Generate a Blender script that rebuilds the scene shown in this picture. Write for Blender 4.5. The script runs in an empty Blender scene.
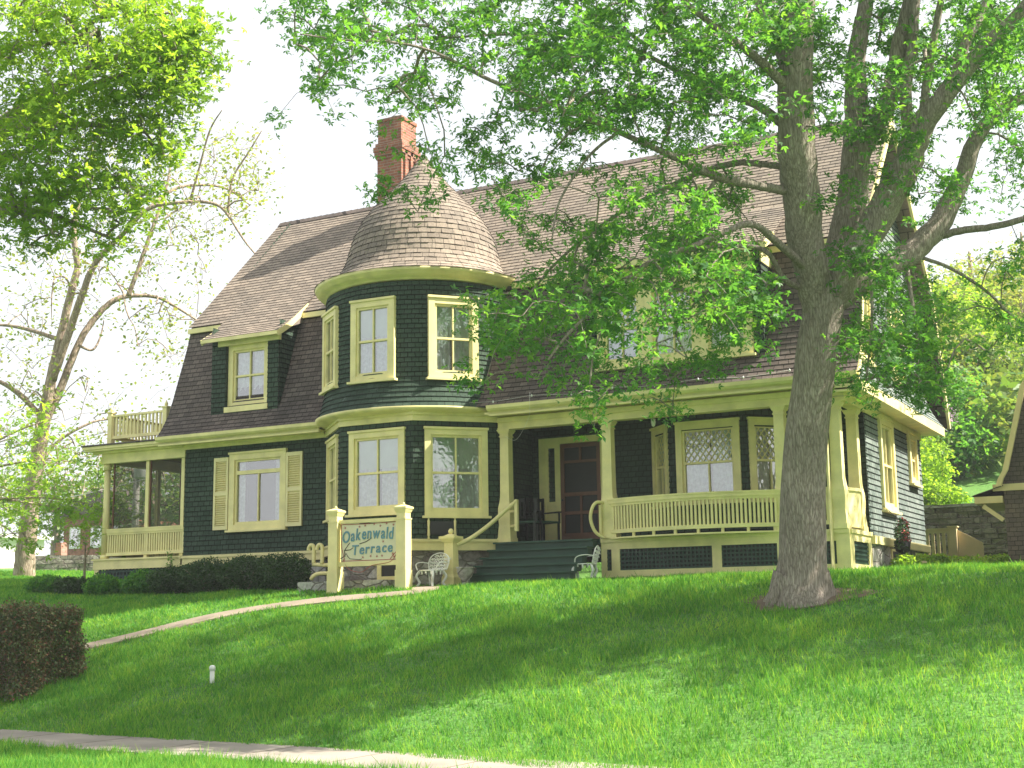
import bpy, bmesh, math, random
import numpy as np
from mathutils import Vector
R = math.radians
rnd = random.Random(7)
rng = np.random.default_rng(11)
sc = bpy.context.scene
COL = sc.collection

# ------------------------------------------------------------------ camera
FPX = 1352.87
_y, _p, _r = R(27.8133), R(9.6817), R(-0.8336)
CF = np.array([-math.sin(_y)*math.cos(_p), math.cos(_y)*math.cos(_p), math.sin(_p)])
_rt = np.array([math.cos(_y), math.sin(_y), 0.0]); _u = np.cross(_rt, CF)
CR = _rt*math.cos(_r)+_u*math.sin(_r); CU = np.cross(CR, CF)
CC = np.array([0.0, 0.0, 1.6])
from mathutils import Matrix
cam = bpy.data.cameras.new('camera'); camo = bpy.data.objects.new('camera', cam); COL.objects.link(camo)
cam.sensor_width = 36.0; cam.lens = FPX/1024*36.0; cam.clip_start = 0.1; cam.clip_end = 3000
camo.matrix_world = Matrix(((CR[0], CU[0], -CF[0], 0), (CR[1], CU[1], -CF[1], 0), (CR[2], CU[2], -CF[2], 1.6), (0, 0, 0, 1)))
sc.camera = camo

# ------------------------------------------------------------------ sky, sun, exposure
SAZ = math.atan2(0.94, 0.34); SEL = R(48)
SUN = Vector((math.sin(SAZ)*math.cos(SEL), math.cos(SAZ)*math.cos(SEL), math.sin(SEL)))
w = bpy.data.worlds.new('World'); sc.world = w; w.use_nodes = True
nt = w.node_tree; bg = nt.nodes['Background']
sk = nt.nodes.new('ShaderNodeTexSky'); sk.sky_type = 'NISHITA'; sk.sun_disc = False
sk.sun_elevation = SEL; sk.sun_rotation = SAZ; sk.dust_density = 6.0; sk.air_density = 1.0; sk.ozone_density = 0.6
# thin bright overcast veil over the blue
wtc = nt.nodes.new('ShaderNodeTexCoord'); wn = nt.nodes.new('ShaderNodeTexNoise'); wn.inputs['Scale'].default_value = 2.2; wn.inputs['Detail'].default_value = 6
nt.links.new(wtc.outputs['Generated'], wn.inputs['Vector'])
wr = nt.nodes.new('ShaderNodeMapRange'); wr.inputs[1].default_value = .35; wr.inputs[2].default_value = .65; wr.inputs[3].default_value = .72; wr.inputs[4].default_value = .92
nt.links.new(wn.outputs[0], wr.inputs[0]); wm = nt.nodes.new('ShaderNodeMix'); wm.data_type = 'RGBA'
nt.links.new(wr.outputs[0], wm.inputs[0]); nt.links.new(sk.outputs[0], wm.inputs[6]); wm.inputs[7].default_value = (3.95, 4.02, 4.1, 1)
nt.links.new(wm.outputs[2], bg.inputs[0]); bg.inputs[1].default_value = 0.11
sl = bpy.data.lights.new('sun', 'SUN'); sl.energy = 5.0; sl.angle = R(0.5); sl.color = (1.0, 0.93, 0.80)
so = bpy.data.objects.new('sun', sl); COL.objects.link(so)
so.rotation_euler = SUN.to_track_quat('Z', 'Y').to_euler()
sc.view_settings.view_transform = 'Standard'; sc.view_settings.look = 'None'
sc.view_settings.gamma = 1; sc.view_settings.exposure = 1.5; sc.view_settings.use_curve_mapping = False
sc.cycles.max_bounces = 8; sc.cycles.transparent_max_bounces = 24

# ------------------------------------------------------------------ terrain heights
_V = [-60, 0, 0.5, 2, 4, 6, 7.2, 8, 9.6, 11, 16, 25, 40, 400]
_Z = [0, 0, .16, .60, 1.14, 1.68, 1.97, 2.12, 2.21, 2.25, 2.42, 2.8, 3.1, 3.3]
def vdist(x, y): return y+0.114*(x+6.17)-13.58
def gz(x, y):
    x = np.asarray(x, float); y = np.asarray(y, float)
    z = np.interp(vdist(x, y), _V, _Z)
    h = np.clip((y-38.0)/50.0, 0, 1); h = h*h*(3-2*h)
    sx = np.clip((x+26)/14.0, 0, 1); sx = sx*sx*(3-2*sx)
    b = np.clip((y-36.2)/.3, 0, 1)*1.35
    v = vdist(x, y); dl = np.clip((-23.5-x)/9, 0, 1.6)*.68*np.clip((v-4)/6, 0, 1)
    return z+sx*(h*15+b)+dl
def gzf(x, y): return float(gz(x, y))
def pt(px, py, d):
    """world point seen at that pixel of the photograph at distance d along the view"""
    return CC+d*(CF+CR*(px-512)/FPX-CU*(py-384)/FPX)
def G(px, py):
    d = (CF+CR*(px-512)/FPX-CU*(py-384)/FPX)
    t = 8.0
    while t < 120:
        q = CC+d*t
        if q[2] <= gzf(q[0], q[1]): return q
        t += 0.02
    return CC+d*60

# ------------------------------------------------------------------ mesh helpers
WO = {}
class MB:
    def __init__(s): s.v = []; s.f = []; s.uv = []; s.sm = []
    def face(s, pts, uv=None, smooth=False):
        i = len(s.v); s.v += [tuple(map(float, p)) for p in pts]; s.f.append(tuple(range(i, i+len(pts))))
        s.uv.append(uv if uv else [(p[0]+p[1], p[2]) for p in pts]); s.sm.append(smooth)
    def box(s, x0, x1, y0, y1, z0, z1):
        s.fbox((0, 0, 0), (1, 0, 0), (0, 1, 0), x0, x1, y0, y1, z0, z1)
    def fbox(s, o, e, n, u0, u1, d0, d1, z0, z1):
        """box in a frame: e = right, n = out, z = up"""
        o = np.array(o, float); e = np.array(e, float); n = np.array(n, float); k = np.array((0, 0, 1.0))
        c = [o+e*u+n*d+k*z for z in (z0, z1) for d in (d0, d1) for u in (u0, u1)]
        for q in ((0, 1, 3, 2), (4, 6, 7, 5), (0, 4, 5, 1), (2, 3, 7, 6), (0, 2, 6, 4), (1, 5, 7, 3)):
            s.face([c[i] for i in q])
    def bar(s, a, b, w, h=None, up=(0, 0, 1)):
        a = Vector(a); b = Vector(b); d = (b-a).normalized(); h = h or w
        sd = d.cross(Vector(up))
        if sd.length < 1e-3: sd = d.cross(Vector((1, 0, 0)))
        sd.normalize(); u = sd.cross(d)
        c = [p+sd*(i*w/2)+u*(j*h/2) for p in (a, b) for j in (-1, 1) for i in (-1, 1)]
        for q in ((0, 1, 3, 2), (4, 6, 7, 5), (0, 4, 5, 1), (2, 3, 7, 6), (0, 2, 6, 4), (1, 5, 7, 3)):
            s.face([c[i] for i in q])
    def tube(s, pts, rad, n=8, lobes=None, cap=True, smooth=True):
        P = [np.array(p, float) for p in pts]; m = len(P)
        if not hasattr(rad, '__len__'): rad = [rad]*m
        ref = np.array((0.3, 0.9, 0.1)); rings = []; L = 0; base = len(s.v)
        for i in range(m):
            t = P[min(i+1, m-1)]-P[max(i-1, 0)]; t = t/(np.linalg.norm(t)+1e-9)
            if i: L += np.linalg.norm(P[i]-P[i-1])
            a = np.cross(t, ref)
            if np.linalg.norm(a) < 0.05: a = np.cross(t, (1, 0, 0))
            a /= np.linalg.norm(a); b = np.cross(t, a); ref = np.cross(a, t)*1.0
            for k in range(n):
                th = 2*math.pi*k/n; r = rad[i]*(lobes(i, th) if lobes else 1)
                s.v.append(tuple(P[i]+a*r*math.cos(th)+b*r*math.sin(th)))
            rings.append(L)
        for i in range(m-1):
            for k in range(n):
                k2 = (k+1) % n
                s.f.append((base+i*n+k, base+i*n+k2, base+(i+1)*n+k2, base+(i+1)*n+k)); s.sm.append(smooth)
                u0, u1 = k/n, (k+1)/n
                s.uv.append([(u0, rings[i]), (u1, rings[i]), (u1, rings[i+1]), (u0, rings[i+1])])
        if cap:
            s.f.append(tuple(base+k for k in range(n))[::-1]); s.uv.append([(0, 0)]*n); s.sm.append(False)
            s.f.append(tuple(base+(m-1)*n+k for k in range(n))); s.uv.append([(0, 0)]*n); s.sm.append(False)
    def lathe(s, c, prof, n=16, smooth=True, a0=0, a1=2*math.pi, sq=False):
        cx, cy = c[0], c[1]; base = len(s.v); m = len(prof)
        full = abs(a1-a0-2*math.pi) < 1e-6; nn = n if full else n+1
        for r, z in prof:
            for k in range(nn):
                t = a0+(a1-a0)*k/n
                s.v.append((cx+r*math.cos(t), cy+r*math.sin(t), z))
        for i in range(m-1):
            for k in range(n):
                k2 = (k+1) % nn
                s.f.append((base+i*nn+k, base+i*nn+k2, base+(i+1)*nn+k2, base+(i+1)*nn+k)); s.sm.append(smooth)
                r = max(prof[i][0], .1)
                ta, tb = a0+(a1-a0)*k/n, a0+(a1-a0)*(k+1)/n
                s.uv.append([(ta*r, prof[i][1]), (tb*r, prof[i][1]), (tb*r, prof[i+1][1]), (ta*r, prof[i+1][1])])
        if full:
            s.f.append(tuple(base+k for k in range(n))[::-1]); s.uv.append([(0, 0)]*n); s.sm.append(False)
            s.f.append(tuple(base+(m-1)*n+k for k in range(n))); s.uv.append([(0, 0)]*n); s.sm.append(False)
    def prism(s, poly, y0, y1, axis='y'):
        f = (lambda a, b, c: (a, c, b)) if axis == 'y' else (lambda a, b, c: (c, a, b))
        A = [f(a, b, y0) for a, b in poly]; B = [f(a, b, y1) for a, b in poly]
        s.face(A); s.face(B[::-1]); n = len(poly)
        for i in range(n): s.face([A[i], B[i], B[(i+1) % n], A[(i+1) % n]])
    def build(s, name, mat, parent=None, loc=None, sub=0):
        V = np.array(s.v, float).reshape(-1, 3)
        if loc is None:
            lo, hi = V.min(0), V.max(0); loc = np.array([(lo[0]+hi[0])/2, (lo[1]+hi[1])/2, lo[2]])
        loc = np.array(loc, float); V = V-loc
        me = bpy.data.meshes.new(name)
        nl = sum(len(f) for f in s.f)
        me.vertices.add(len(V)); me.vertices.foreach_set('co', V.ravel())
        me.loops.add(nl); me.polygons.add(len(s.f))
        tot = np.array([len(f) for f in s.f], np.int32); st = np.concatenate([[0], np.cumsum(tot)[:-1]]).astype(np.int32)
        me.polygons.foreach_set('loop_start', st); me.polygons.foreach_set('loop_total', tot)
        me.loops.foreach_set('vertex_index', np.array([i for f in s.f for i in f], np.int32))
        me.polygons.foreach_set('use_smooth', np.array(s.sm, bool))
        uvl = me.uv_layers.new(name='UVMap')
        uvl.data.foreach_set('uv', np.array([c for u in s.uv for c in u], np.float32).ravel())
        me.update(calc_edges=True); me.validate()
        me.materials.append(mat)
        o = bpy.data.objects.new(name, me); COL.objects.link(o); place(o, loc, parent)
        return o
def place(o, loc, parent=None):
    WO[o.name] = np.array(loc, float)
    o.location = WO[o.name]-(WO[parent.name] if parent else 0)
    if parent: o.parent = parent
def tag(o, label, cat, group=None, kind=None):
    if label: o['label'] = label
    if cat: o['category'] = cat
    if group: o['group'] = group
    if kind: o['kind'] = kind
    return o
def thing(name, loc, label, cat, group=None):
    o = bpy.data.objects.new(name, None); COL.objects.link(o); place(o, loc); o.empty_display_size = .3
    return tag(o, label, cat, group)
def copy_thing(root, loc, rotz, label):
    r = root.copy(); COL.objects.link(r); r.location = loc; r.rotation_euler = (0, 0, rotz); r['label'] = label
    WO[r.name] = np.array(loc)
    for c in list(root.children):
        d = c.copy(); COL.objects.link(d); d.parent = r
        for g in c.children:
            h = g.copy(); COL.objects.link(h); h.parent = d
    return r

# ------------------------------------------------------------------ materials
def newmat(name):
    m = bpy.data.materials.new(name); m.use_nodes = True
    return m, m.node_tree, m.node_tree.nodes['Principled BSDF']
def N(nt, t, **k):
    n = nt.nodes.new(t)
    for a, b in k.items():
        if isinstance(a, str) and hasattr(n, a): setattr(n, a, b)
    return n
def ramp(nt, src, stops):
    r = nt.nodes.new('ShaderNodeValToRGB'); el = r.color_ramp.elements
    while len(el) < len(stops): el.new(0.5)
    for e, (p, c) in zip(el, stops): e.position = p; e.color = (*c, 1)
    nt.links.new(src, r.inputs[0]); return r.outputs[0]
def bump(nt, bs, src, strength, dist):
    b = nt.nodes.new('ShaderNodeBump'); b.inputs['Strength'].default_value = strength; b.inputs['Distance'].default_value = dist
    nt.links.new(src, b.inputs['Height']); nt.links.new(b.outputs[0], bs.inputs['Normal']); return b
def paint(name, c, rough=.55, var=.18, scale=3.0, dirt=0.25, bmp=.15):
    m, nt, bs = newmat(name)
    tc = N(nt, 'ShaderNodeTexCoord'); n1 = N(nt, 'ShaderNodeTexNoise'); n1.inputs['Scale'].default_value = scale; n1.inputs['Detail'].default_value = 6
    nt.links.new(tc.outputs['Object'], n1.inputs['Vector'])
    lo = tuple(x*(1-var) for x in c); hi = tuple(min(1, x*(1+var*.5)) for x in c)
    col = ramp(nt, n1.outputs[0], [(.3, lo), (.65, hi)])
    n2 = N(nt, 'ShaderNodeTexNoise'); n2.inputs['Scale'].default_value = scale*9; n2.inputs['Detail'].default_value = 8; n2.inputs['Roughness'].default_value = .7
    nt.links.new(tc.outputs['Object'], n2.inputs['Vector'])
    mx = N(nt, 'ShaderNodeMix'); mx.data_type = 'RGBA'
    f = ramp(nt, n2.outputs[0], [(.58, (0, 0, 0)), (.78, (dirt, dirt, dirt))])
    nt.links.new(f, mx.inputs[0]); nt.links.new(col, mx.inputs[6]); mx.inputs[7].default_value = (c[0]*.45, c[1]*.42, c[2]*.4, 1)
    nt.links.new(mx.outputs[2], bs.inputs['Base Color']); bs.inputs['Roughness'].default_value = rough
    bump(nt, bs, n2.outputs[0], bmp, .01); return m
def shingle(name, c1, c2, gap, bw, rough=.85, weather=None, wamt=.5):
    """UV: one unit of v is one course"""
    m, nt, bs = newmat(name)
    uv = N(nt, 'ShaderNodeUVMap'); br = N(nt, 'ShaderNodeTexBrick')
    nz = N(nt, 'ShaderNodeTexNoise'); nz.inputs['Scale'].default_value = .9; nz.inputs['Detail'].default_value = 1
    nt.links.new(uv.outputs[0], nz.inputs['Vector'])
    ad = N(nt, 'ShaderNodeVectorMath'); ad.operation = 'MULTIPLY_ADD'
    nt.links.new(nz.outputs[1], ad.inputs[0]); ad.inputs[1].default_value = (.5, .0, 0); nt.links.new(uv.outputs[0], ad.inputs[2])
    nt.links.new(ad.outputs[0], br.inputs['Vector'])
    br.offset = .43; br.inputs['Scale'].default_value = 1; br.inputs['Mortar Size'].default_value = gap; br.inputs['Brick Width'].default_value = bw
    br.inputs['Row Height'].default_value = 1.0; br.inputs['Mortar Smooth'].default_value = .1
    br.inputs['Color1'].default_value = (*c1, 1); br.inputs['Color2'].default_value = (*c2, 1); br.inputs['Mortar'].default_value = tuple(x*.22 for x in c1)+(1,)
    tc = N(nt, 'ShaderNodeTexCoord'); n1 = N(nt, 'ShaderNodeTexNoise'); n1.inputs['Scale'].default_value = .8; n1.inputs['Detail'].default_value = 7; n1.inputs['Roughness'].default_value = .65
    nt.links.new(tc.outputs['Object'], n1.inputs['Vector'])
    mx = N(nt, 'ShaderNodeMix'); mx.data_type = 'RGBA'; mx.blend_type = 'MULTIPLY'; mx.inputs[0].default_value = 1
    v = ramp(nt, n1.outputs[0], [(.3, (.72, .74, .76)), (.7, (1.22, 1.18, 1.15))])
    nt.links.new(br.outputs[0], mx.inputs[6]); nt.links.new(v, mx.inputs[7]); out = mx.outputs[2]
    n2 = N(nt, 'ShaderNodeTexNoise'); n2.inputs['Scale'].default_value = 30; n2.inputs['Detail'].default_value = 4
    nt.links.new(tc.outputs['Object'], n2.inputs['Vector'])
    m2 = N(nt, 'ShaderNodeMix'); m2.data_type = 'RGBA'; m2.blend_type = 'MULTIPLY'; m2.inputs[0].default_value = .7
    nt.links.new(out, m2.inputs[6]); nt.links.new(ramp(nt, n2.outputs[0], [(.3, (.7, .7, .7)), (.7, (1.2, 1.2, 1.2))]), m2.inputs[7]); out = m2.outputs[2]
    if weather:
        n3 = N(nt, 'ShaderNodeTexNoise'); n3.inputs['Scale'].default_value = 5; n3.inputs['Detail'].default_value = 10; n3.inputs['Roughness'].default_value = .75
        nt.links.new(tc.outputs['Object'], n3.inputs['Vector'])
        m3 = N(nt, 'ShaderNodeMix'); m3.data_type = 'RGBA'
        nt.links.new(ramp(nt, n3.outputs[0], [(.6, (0, 0, 0)), (.72, (wamt,)*3)]), m3.inputs[0]); nt.links.new(out, m3.inputs[6]); m3.inputs[7].default_value = (*weather, 1); out = m3.outputs[2]
    nt.links.new(out, bs.inputs['Base Color']); bs.inputs['Roughness'].default_value = rough
    bs.inputs['Specular IOR Level'].default_value = .25
    inv = N(nt, 'ShaderNodeMath'); inv.operation = 'SUBTRACT'; inv.inputs[0].default_value = 1; nt.links.new(br.outputs[1], inv.inputs[1])
    a2 = N(nt, 'ShaderNodeMath'); a2.operation = 'MULTIPLY_ADD'; nt.links.new(n2.outputs[0], a2.inputs[0]); a2.inputs[1].default_value = .5; nt.links.new(inv.outputs[0], a2.inputs[2])
    bump(nt, bs, a2.outputs[0], .5, .008); return m
def leafmat(name, cols, trans=.45, tcol=None, rough=.5, spec=.3, patch=False):
    m, nt, bs = newmat(name); out = nt.nodes['Material Output']
    g = N(nt, 'ShaderNodeNewGeometry')
    c = ramp(nt, g.outputs['Random Per Island'], [(i/(len(cols)-1), k) for i, k in enumerate(cols)])
    if patch:
        tc = N(nt, 'ShaderNodeTexCoord'); n1 = N(nt, 'ShaderNodeTexNoise'); n1.inputs['Scale'].default_value = .9; n1.inputs['Detail'].default_value = 7; n1.inputs['Roughness'].default_value = .65
        nt.links.new(tc.outputs['Object'], n1.inputs['Vector']); m0 = N(nt, 'ShaderNodeMix'); m0.data_type = 'RGBA'; m0.blend_type = 'MULTIPLY'; m0.inputs[0].default_value = 1
        nt.links.new(c, m0.inputs[6]); nt.links.new(ramp(nt, n1.outputs[0], [(.32, (.62, .72, .62)), (.5, (1, 1, 1)), (.68, (1.55, 1.25, 1.2))]), m0.inputs[7]); c = m0.outputs[2]
    nt.links.new(c, bs.inputs['Base Color']); bs.inputs['Roughness'].default_value = rough; bs.inputs['Specular IOR Level'].default_value = spec
    tr = N(nt, 'ShaderNodeBsdfTranslucent'); mm = N(nt, 'ShaderNodeMix'); mm.data_type = 'RGBA'; mm.blend_type = 'MULTIPLY'; mm.inputs[0].default_value = 1
    nt.links.new(c, mm.inputs[6]); mm.inputs[7].default_value = (*(tcol or (2.2, 1.9, .8)), 1); nt.links.new(mm.outputs[2], tr.inputs[0])
    ms = N(nt, 'ShaderNodeMixShader'); ms.inputs[0].default_value = trans
    nt.links.new(bs.outputs[0], ms.inputs[1]); nt.links.new(tr.outputs[0], ms.inputs[2]); nt.links.new(ms.outputs[0], out.inputs[0]); return m
def barkmat(name, c, sc_=1.0):
    m, nt, bs = newmat(name); tc = N(nt, 'ShaderNodeTexCoord'); mp = N(nt, 'ShaderNodeMapping')
    mp.inputs['Scale'].default_value = (13*sc_, 13*sc_, 2.0*sc_); nt.links.new(tc.outputs['Object'], mp.inputs[0])
    n1 = N(nt, 'ShaderNodeTexNoise'); n1.inputs['Scale'].default_value = 2.2; n1.inputs['Detail'].default_value = 9; n1.inputs['Roughness'].default_value = .65; n1.inputs['Distortion'].default_value = .6
    nt.links.new(mp.outputs[0], n1.inputs['Vector'])
    v = N(nt, 'ShaderNodeTexVoronoi'); v.feature = 'DISTANCE_TO_EDGE'; v.inputs['Scale'].default_value = 2.4
    mixv = N(nt, 'ShaderNodeVectorMath'); mixv.operation = 'MULTIPLY_ADD'; nt.links.new(n1.outputs[1], mixv.inputs[0]); mixv.inputs[1].default_value = (.6, .6, .6); nt.links.new(mp.outputs[0], mixv.inputs[2])
    nt.links.new(mixv.outputs[0], v.inputs['Vector'])
    n3 = N(nt, 'ShaderNodeTexNoise'); n3.inputs['Scale'].default_value = 1.3; n3.inputs['Detail'].default_value = 4; nt.links.new(tc.outputs['Object'], n3.inputs['Vector'])
    col = ramp(nt, n1.outputs[0], [(.3, tuple(x*.6 for x in c)), (.55, c), (.75, tuple(min(1, x*1.5) for x in c))])
    mx = N(nt, 'ShaderNodeMix'); mx.data_type = 'RGBA'; mx.blend_type = 'MULTIPLY'; mx.inputs[0].default_value = 1
    nt.links.new(col, mx.inputs[6]); nt.links.new(ramp(nt, n3.outputs[0], [(.3, (.82, .84, .80)), (.7, (1.12, 1.1, 1.1))]), mx.inputs[7])
    m2 = N(nt, 'ShaderNodeMix'); m2.data_type = 'RGBA'; m2.blend_type = 'MULTIPLY'; m2.inputs[0].default_value = 1
    nt.links.new(mx.outputs[2], m2.inputs[6]); nt.links.new(ramp(nt, v.outputs[0], [(.0, (.66, .63, .6)), (.16, (1, 1, 1))]), m2.inputs[7])
    nt.links.new(m2.outputs[2], bs.inputs['Base Color']); bs.inputs['Roughness'].default_value = .95; bs.inputs['Specular IOR Level'].default_value = .1
    a = N(nt, 'ShaderNodeMath'); a.operation = 'MULTIPLY_ADD'; nt.links.new(ramp(nt, v.outputs[0], [(0, (0, 0, 0)), (.2, (1, 1, 1))]), a.inputs[0]); a.inputs[1].default_value = .7; nt.links.new(n1.outputs[0], a.inputs[2])
    bump(nt, bs, a.outputs[0], .75, .022); return m
def stone(name, c1, c2, scale, mort=(.2, .18, .16)):
    m, nt, bs = newmat(name); tc = N(nt, 'ShaderNodeTexCoord'); mp = N(nt, 'ShaderNodeMapping'); mp.inputs['Scale'].default_value = (scale, scale, scale*1.7)
    nt.links.new(tc.outputs['Object'], mp.inputs[0])
    v = N(nt, 'ShaderNodeTexVoronoi'); v.inputs['Scale'].default_value = 1; v2 = N(nt, 'ShaderNodeTexVoronoi'); v2.feature = 'DISTANCE_TO_EDGE'; v2.inputs['Scale'].default_value = 1
    nt.links.new(mp.outputs[0], v.inputs['Vector']); nt.links.new(mp.outputs[0], v2.inputs['Vector'])
    sp = N(nt, 'ShaderNodeSeparateColor'); nt.links.new(v.outputs[1], sp.inputs[0])
    n1 = N(nt, 'ShaderNodeTexNoise'); n1.inputs['Scale'].default_value = 14; n1.inputs['Detail'].default_value = 6; nt.links.new(tc.outputs['Object'], n1.inputs['Vector'])
    col = ramp(nt, sp.outputs[0], [(0, c1), (1, c2)])
    mm = N(nt, 'ShaderNodeMix'); mm.data_type = 'RGBA'; mm.blend_type = 'MULTIPLY'; mm.inputs[0].default_value = 1
    nt.links.new(col, mm.inputs[6]); nt.links.new(ramp(nt, n1.outputs[0], [(.3, (.65, .65, .65)), (.7, (1.2, 1.2, 1.2))]), mm.inputs[7])
    mx = N(nt, 'ShaderNodeMix'); mx.data_type = 'RGBA'; e = ramp(nt, v2.outputs[0], [(.02, (0, 0, 0)), (.07, (1, 1, 1))])
    nt.links.new(e, mx.inputs[0]); mx.inputs[6].default_value = (*mort, 1); nt.links.new(mm.outputs[2], mx.inputs[7])
    nt.links.new(mx.outputs[2], bs.inputs['Base Color']); bs.inputs['Roughness'].default_value = .9
    a = N(nt, 'ShaderNodeMath'); a.operation = 'MULTIPLY_ADD'; nt.links.new(n1.outputs[0], a.inputs[0]); a.inputs[1].default_value = .4; nt.links.new(e, a.inputs[2])
    bump(nt, bs, a.outputs[0], .8, .03); return m
def glassmat():
    m, nt, bs = newmat('window_glass'); out = nt.nodes['Material Output']; nt.nodes.remove(bs)
    t = N(nt, 'ShaderNodeBsdfTransparent'); t.inputs[0].default_value = (.86, .9, .88, 1)
    g = N(nt, 'ShaderNodeBsdfGlossy'); g.inputs['Roughness'].default_value = .03
    tc = N(nt, 'ShaderNodeTexCoord'); n = N(nt, 'ShaderNodeTexNoise'); n.inputs['Scale'].default_value = 3.5; n.inputs['Detail'].default_value = 2
    nt.links.new(tc.outputs['Object'], n.inputs['Vector'])
    b = N(nt, 'ShaderNodeBump'); b.inputs['Strength'].default_value = .5; b.inputs['Distance'].default_value = .012; nt.links.new(n.outputs[0], b.inputs['Height'])
    nt.links.new(b.outputs[0], g.inputs['Normal'])
    lw = N(nt, 'ShaderNodeLayerWeight'); lw.inputs[0].default_value = .35
    mr = N(nt, 'ShaderNodeMapRange'); mr.inputs[3].default_value = .40; mr.inputs[4].default_value = .9; nt.links.new(lw.outputs[0], mr.inputs[0])
    ms = N(nt, 'ShaderNodeMixShader'); nt.links.new(mr.outputs[0], ms.inputs[0]); nt.links.new(t.outputs[0], ms.inputs[1]); nt.links.new(g.outputs[0], ms.inputs[2])
    nt.links.new(ms.outputs[0], out.inputs[0]); return m
def screenmat():
    m, nt, bs = newmat('insect_screen'); out = nt.nodes['Material Output']
    bs.inputs['Base Color'].default_value = (.05, .045, .045, 1); bs.inputs['Roughness'].default_value = .6
    t = N(nt, 'ShaderNodeBsdfTransparent'); ms = N(nt, 'ShaderNodeMixShader'); ms.inputs[0].default_value = .42
    nt.links.new(t.outputs[0], ms.inputs[1]); nt.links.new(bs.outputs[0], ms.inputs[2]); nt.links.new(ms.outputs[0], out.inputs[0]); return m
def groundmat():
    m, nt, bs = newmat('lawn_soil'); tc = N(nt, 'ShaderNodeTexCoord')
    n1 = N(nt, 'ShaderNodeTexNoise'); n1.inputs['Scale'].default_value = .5; n1.inputs['Detail'].default_value = 8; nt.links.new(tc.outputs['Object'], n1.inputs['Vector'])
    n2 = N(nt, 'ShaderNodeTexNoise'); n2.inputs['Scale'].default_value = 22; n2.inputs['Detail'].default_value = 6; nt.links.new(tc.outputs['Object'], n2.inputs['Vector'])
    a = ramp(nt, n1.outputs[0], [(.3, (.055, .165, .022)), (.7, (.095, .22, .03))]); b = ramp(nt, n2.outputs[0], [(.3, (.5, .5, .5)), (.7, (1.4, 1.4, 1.4))])
    mx = N(nt, 'ShaderNodeMix'); mx.data_type = 'RGBA'; mx.blend_type = 'MULTIPLY'; mx.inputs[0].default_value = 1
    nt.links.new(a, mx.inputs[6]); nt.links.new(b, mx.inputs[7]); nt.links.new(mx.outputs[2], bs.inputs['Base Color']); bs.inputs['Roughness'].default_value = .95
    bump(nt, bs, n2.outputs[0], .6, .05); return m
def brickmat(name='chimney_brick', c1=(.33, .125, .075), c2=(.22, .085, .06)):
    m, nt, bs = newmat(name); uv = N(nt, 'ShaderNodeUVMap'); br = N(nt, 'ShaderNodeTexBrick'); nt.links.new(uv.outputs[0], br.inputs[0])
    br.inputs['Scale'].default_value = 1; br.inputs['Brick Width'].default_value = .22; br.inputs['Row Height'].default_value = .075; br.inputs['Mortar Size'].default_value = .009
    br.inputs['Color1'].default_value = (*c1, 1); br.inputs['Color2'].default_value = (*c2, 1); br.inputs['Mortar'].default_value = (.28, .22, .18, 1)
    tc = N(nt, 'ShaderNodeTexCoord'); n = N(nt, 'ShaderNodeTexNoise'); n.inputs['Scale'].default_value = 4; n.inputs['Detail'].default_value = 6; nt.links.new(tc.outputs['Object'], n.inputs['Vector'])
    mx = N(nt, 'ShaderNodeMix'); mx.data_type = 'RGBA'; mx.blend_type = 'MULTIPLY'; mx.inputs[0].default_value = 1
    nt.links.new(br.outputs[0], mx.inputs[6]); nt.links.new(ramp(nt, n.outputs[0], [(.3, (.65, .6, .6)), (.7, (1.25, 1.2, 1.15))]), mx.inputs[7])
    nt.links.new(mx.outputs[2], bs.inputs['Base Color']); bs.inputs['Roughness'].default_value = .9
    iv = N(nt, 'ShaderNodeMath'); iv.operation = 'SUBTRACT'; iv.inputs[0].default_value = 1; nt.links.new(br.outputs[1], iv.inputs[1]); bump(nt, bs, iv.outputs[0], .6, .01); return m

M_cream = paint('cream_paint', (.80, .70, .345), var=.16, dirt=.38)
M_shut = paint('shutter_cream', (.78, .69, .37), var=.12, dirt=.25)
M_side = shingle('green_siding', (.030, .056, .038), (.048, .080, .055), .08, 1.5, weather=(.12, .15, .13), wamt=.25)
M_skirt = shingle('weathered_green_siding', (.032, .056, .040), (.05, .082, .060), .04, 1.5, weather=(.34, .38, .38), wamt=.8)
M_sideR = shingle('sunlit_weathered_siding', (.13, .17, .155), (.20, .235, .22), .07, 1.6, weather=(.38, .40, .40), wamt=.6)  # weathered green, paled further to put sun dapple into the colour
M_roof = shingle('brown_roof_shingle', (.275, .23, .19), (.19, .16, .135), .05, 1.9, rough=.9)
M_roofL = shingle('lower_roof_shingle', (.15, .122, .112), (.09, .074, .068), .06, 1.6, rough=.9)  # darker copy of the roof brown, with the steep slope's shade put in
M_brick = brickmat()
M_glass = glassmat(); M_screen = screenmat()
M_dark = paint('interior_shade', (.012, .012, .012), var=.3, dirt=0)  # near-black colour stands in for the shade of unlit interiors
M_dgreen = paint('dark_green_paint', (.02, .066, .045), rough=.55, var=.25, dirt=.3)
M_lat = paint('lattice_green', (.018, .05, .036), var=.2)
M_curt = paint('lace_curtain', (.72, .78, .80), var=.3, scale=12, dirt=.4)
M_blind = paint('pale_blind', (.72, .84, .70), var=.1, dirt=.1)
M_brown = paint('screen_door_wood', (.14, .055, .030), var=.25)
M_found = stone('foundation_stone', (.30, .28, .26), (.52, .50, .46), 2.6)
M_found2 = stone('cobble_stone', (.16, .13, .12), (.42, .40, .38), 3.6)
M_white = paint('white_iron', (.78, .78, .76), var=.12, dirt=.35)
M_metal = paint('grey_metal', (.30, .31, .30), rough=.4, var=.15)
M_letter = paint('sign_blue_letters', (.12, .27, .34), var=.1, dirt=.1)
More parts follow.
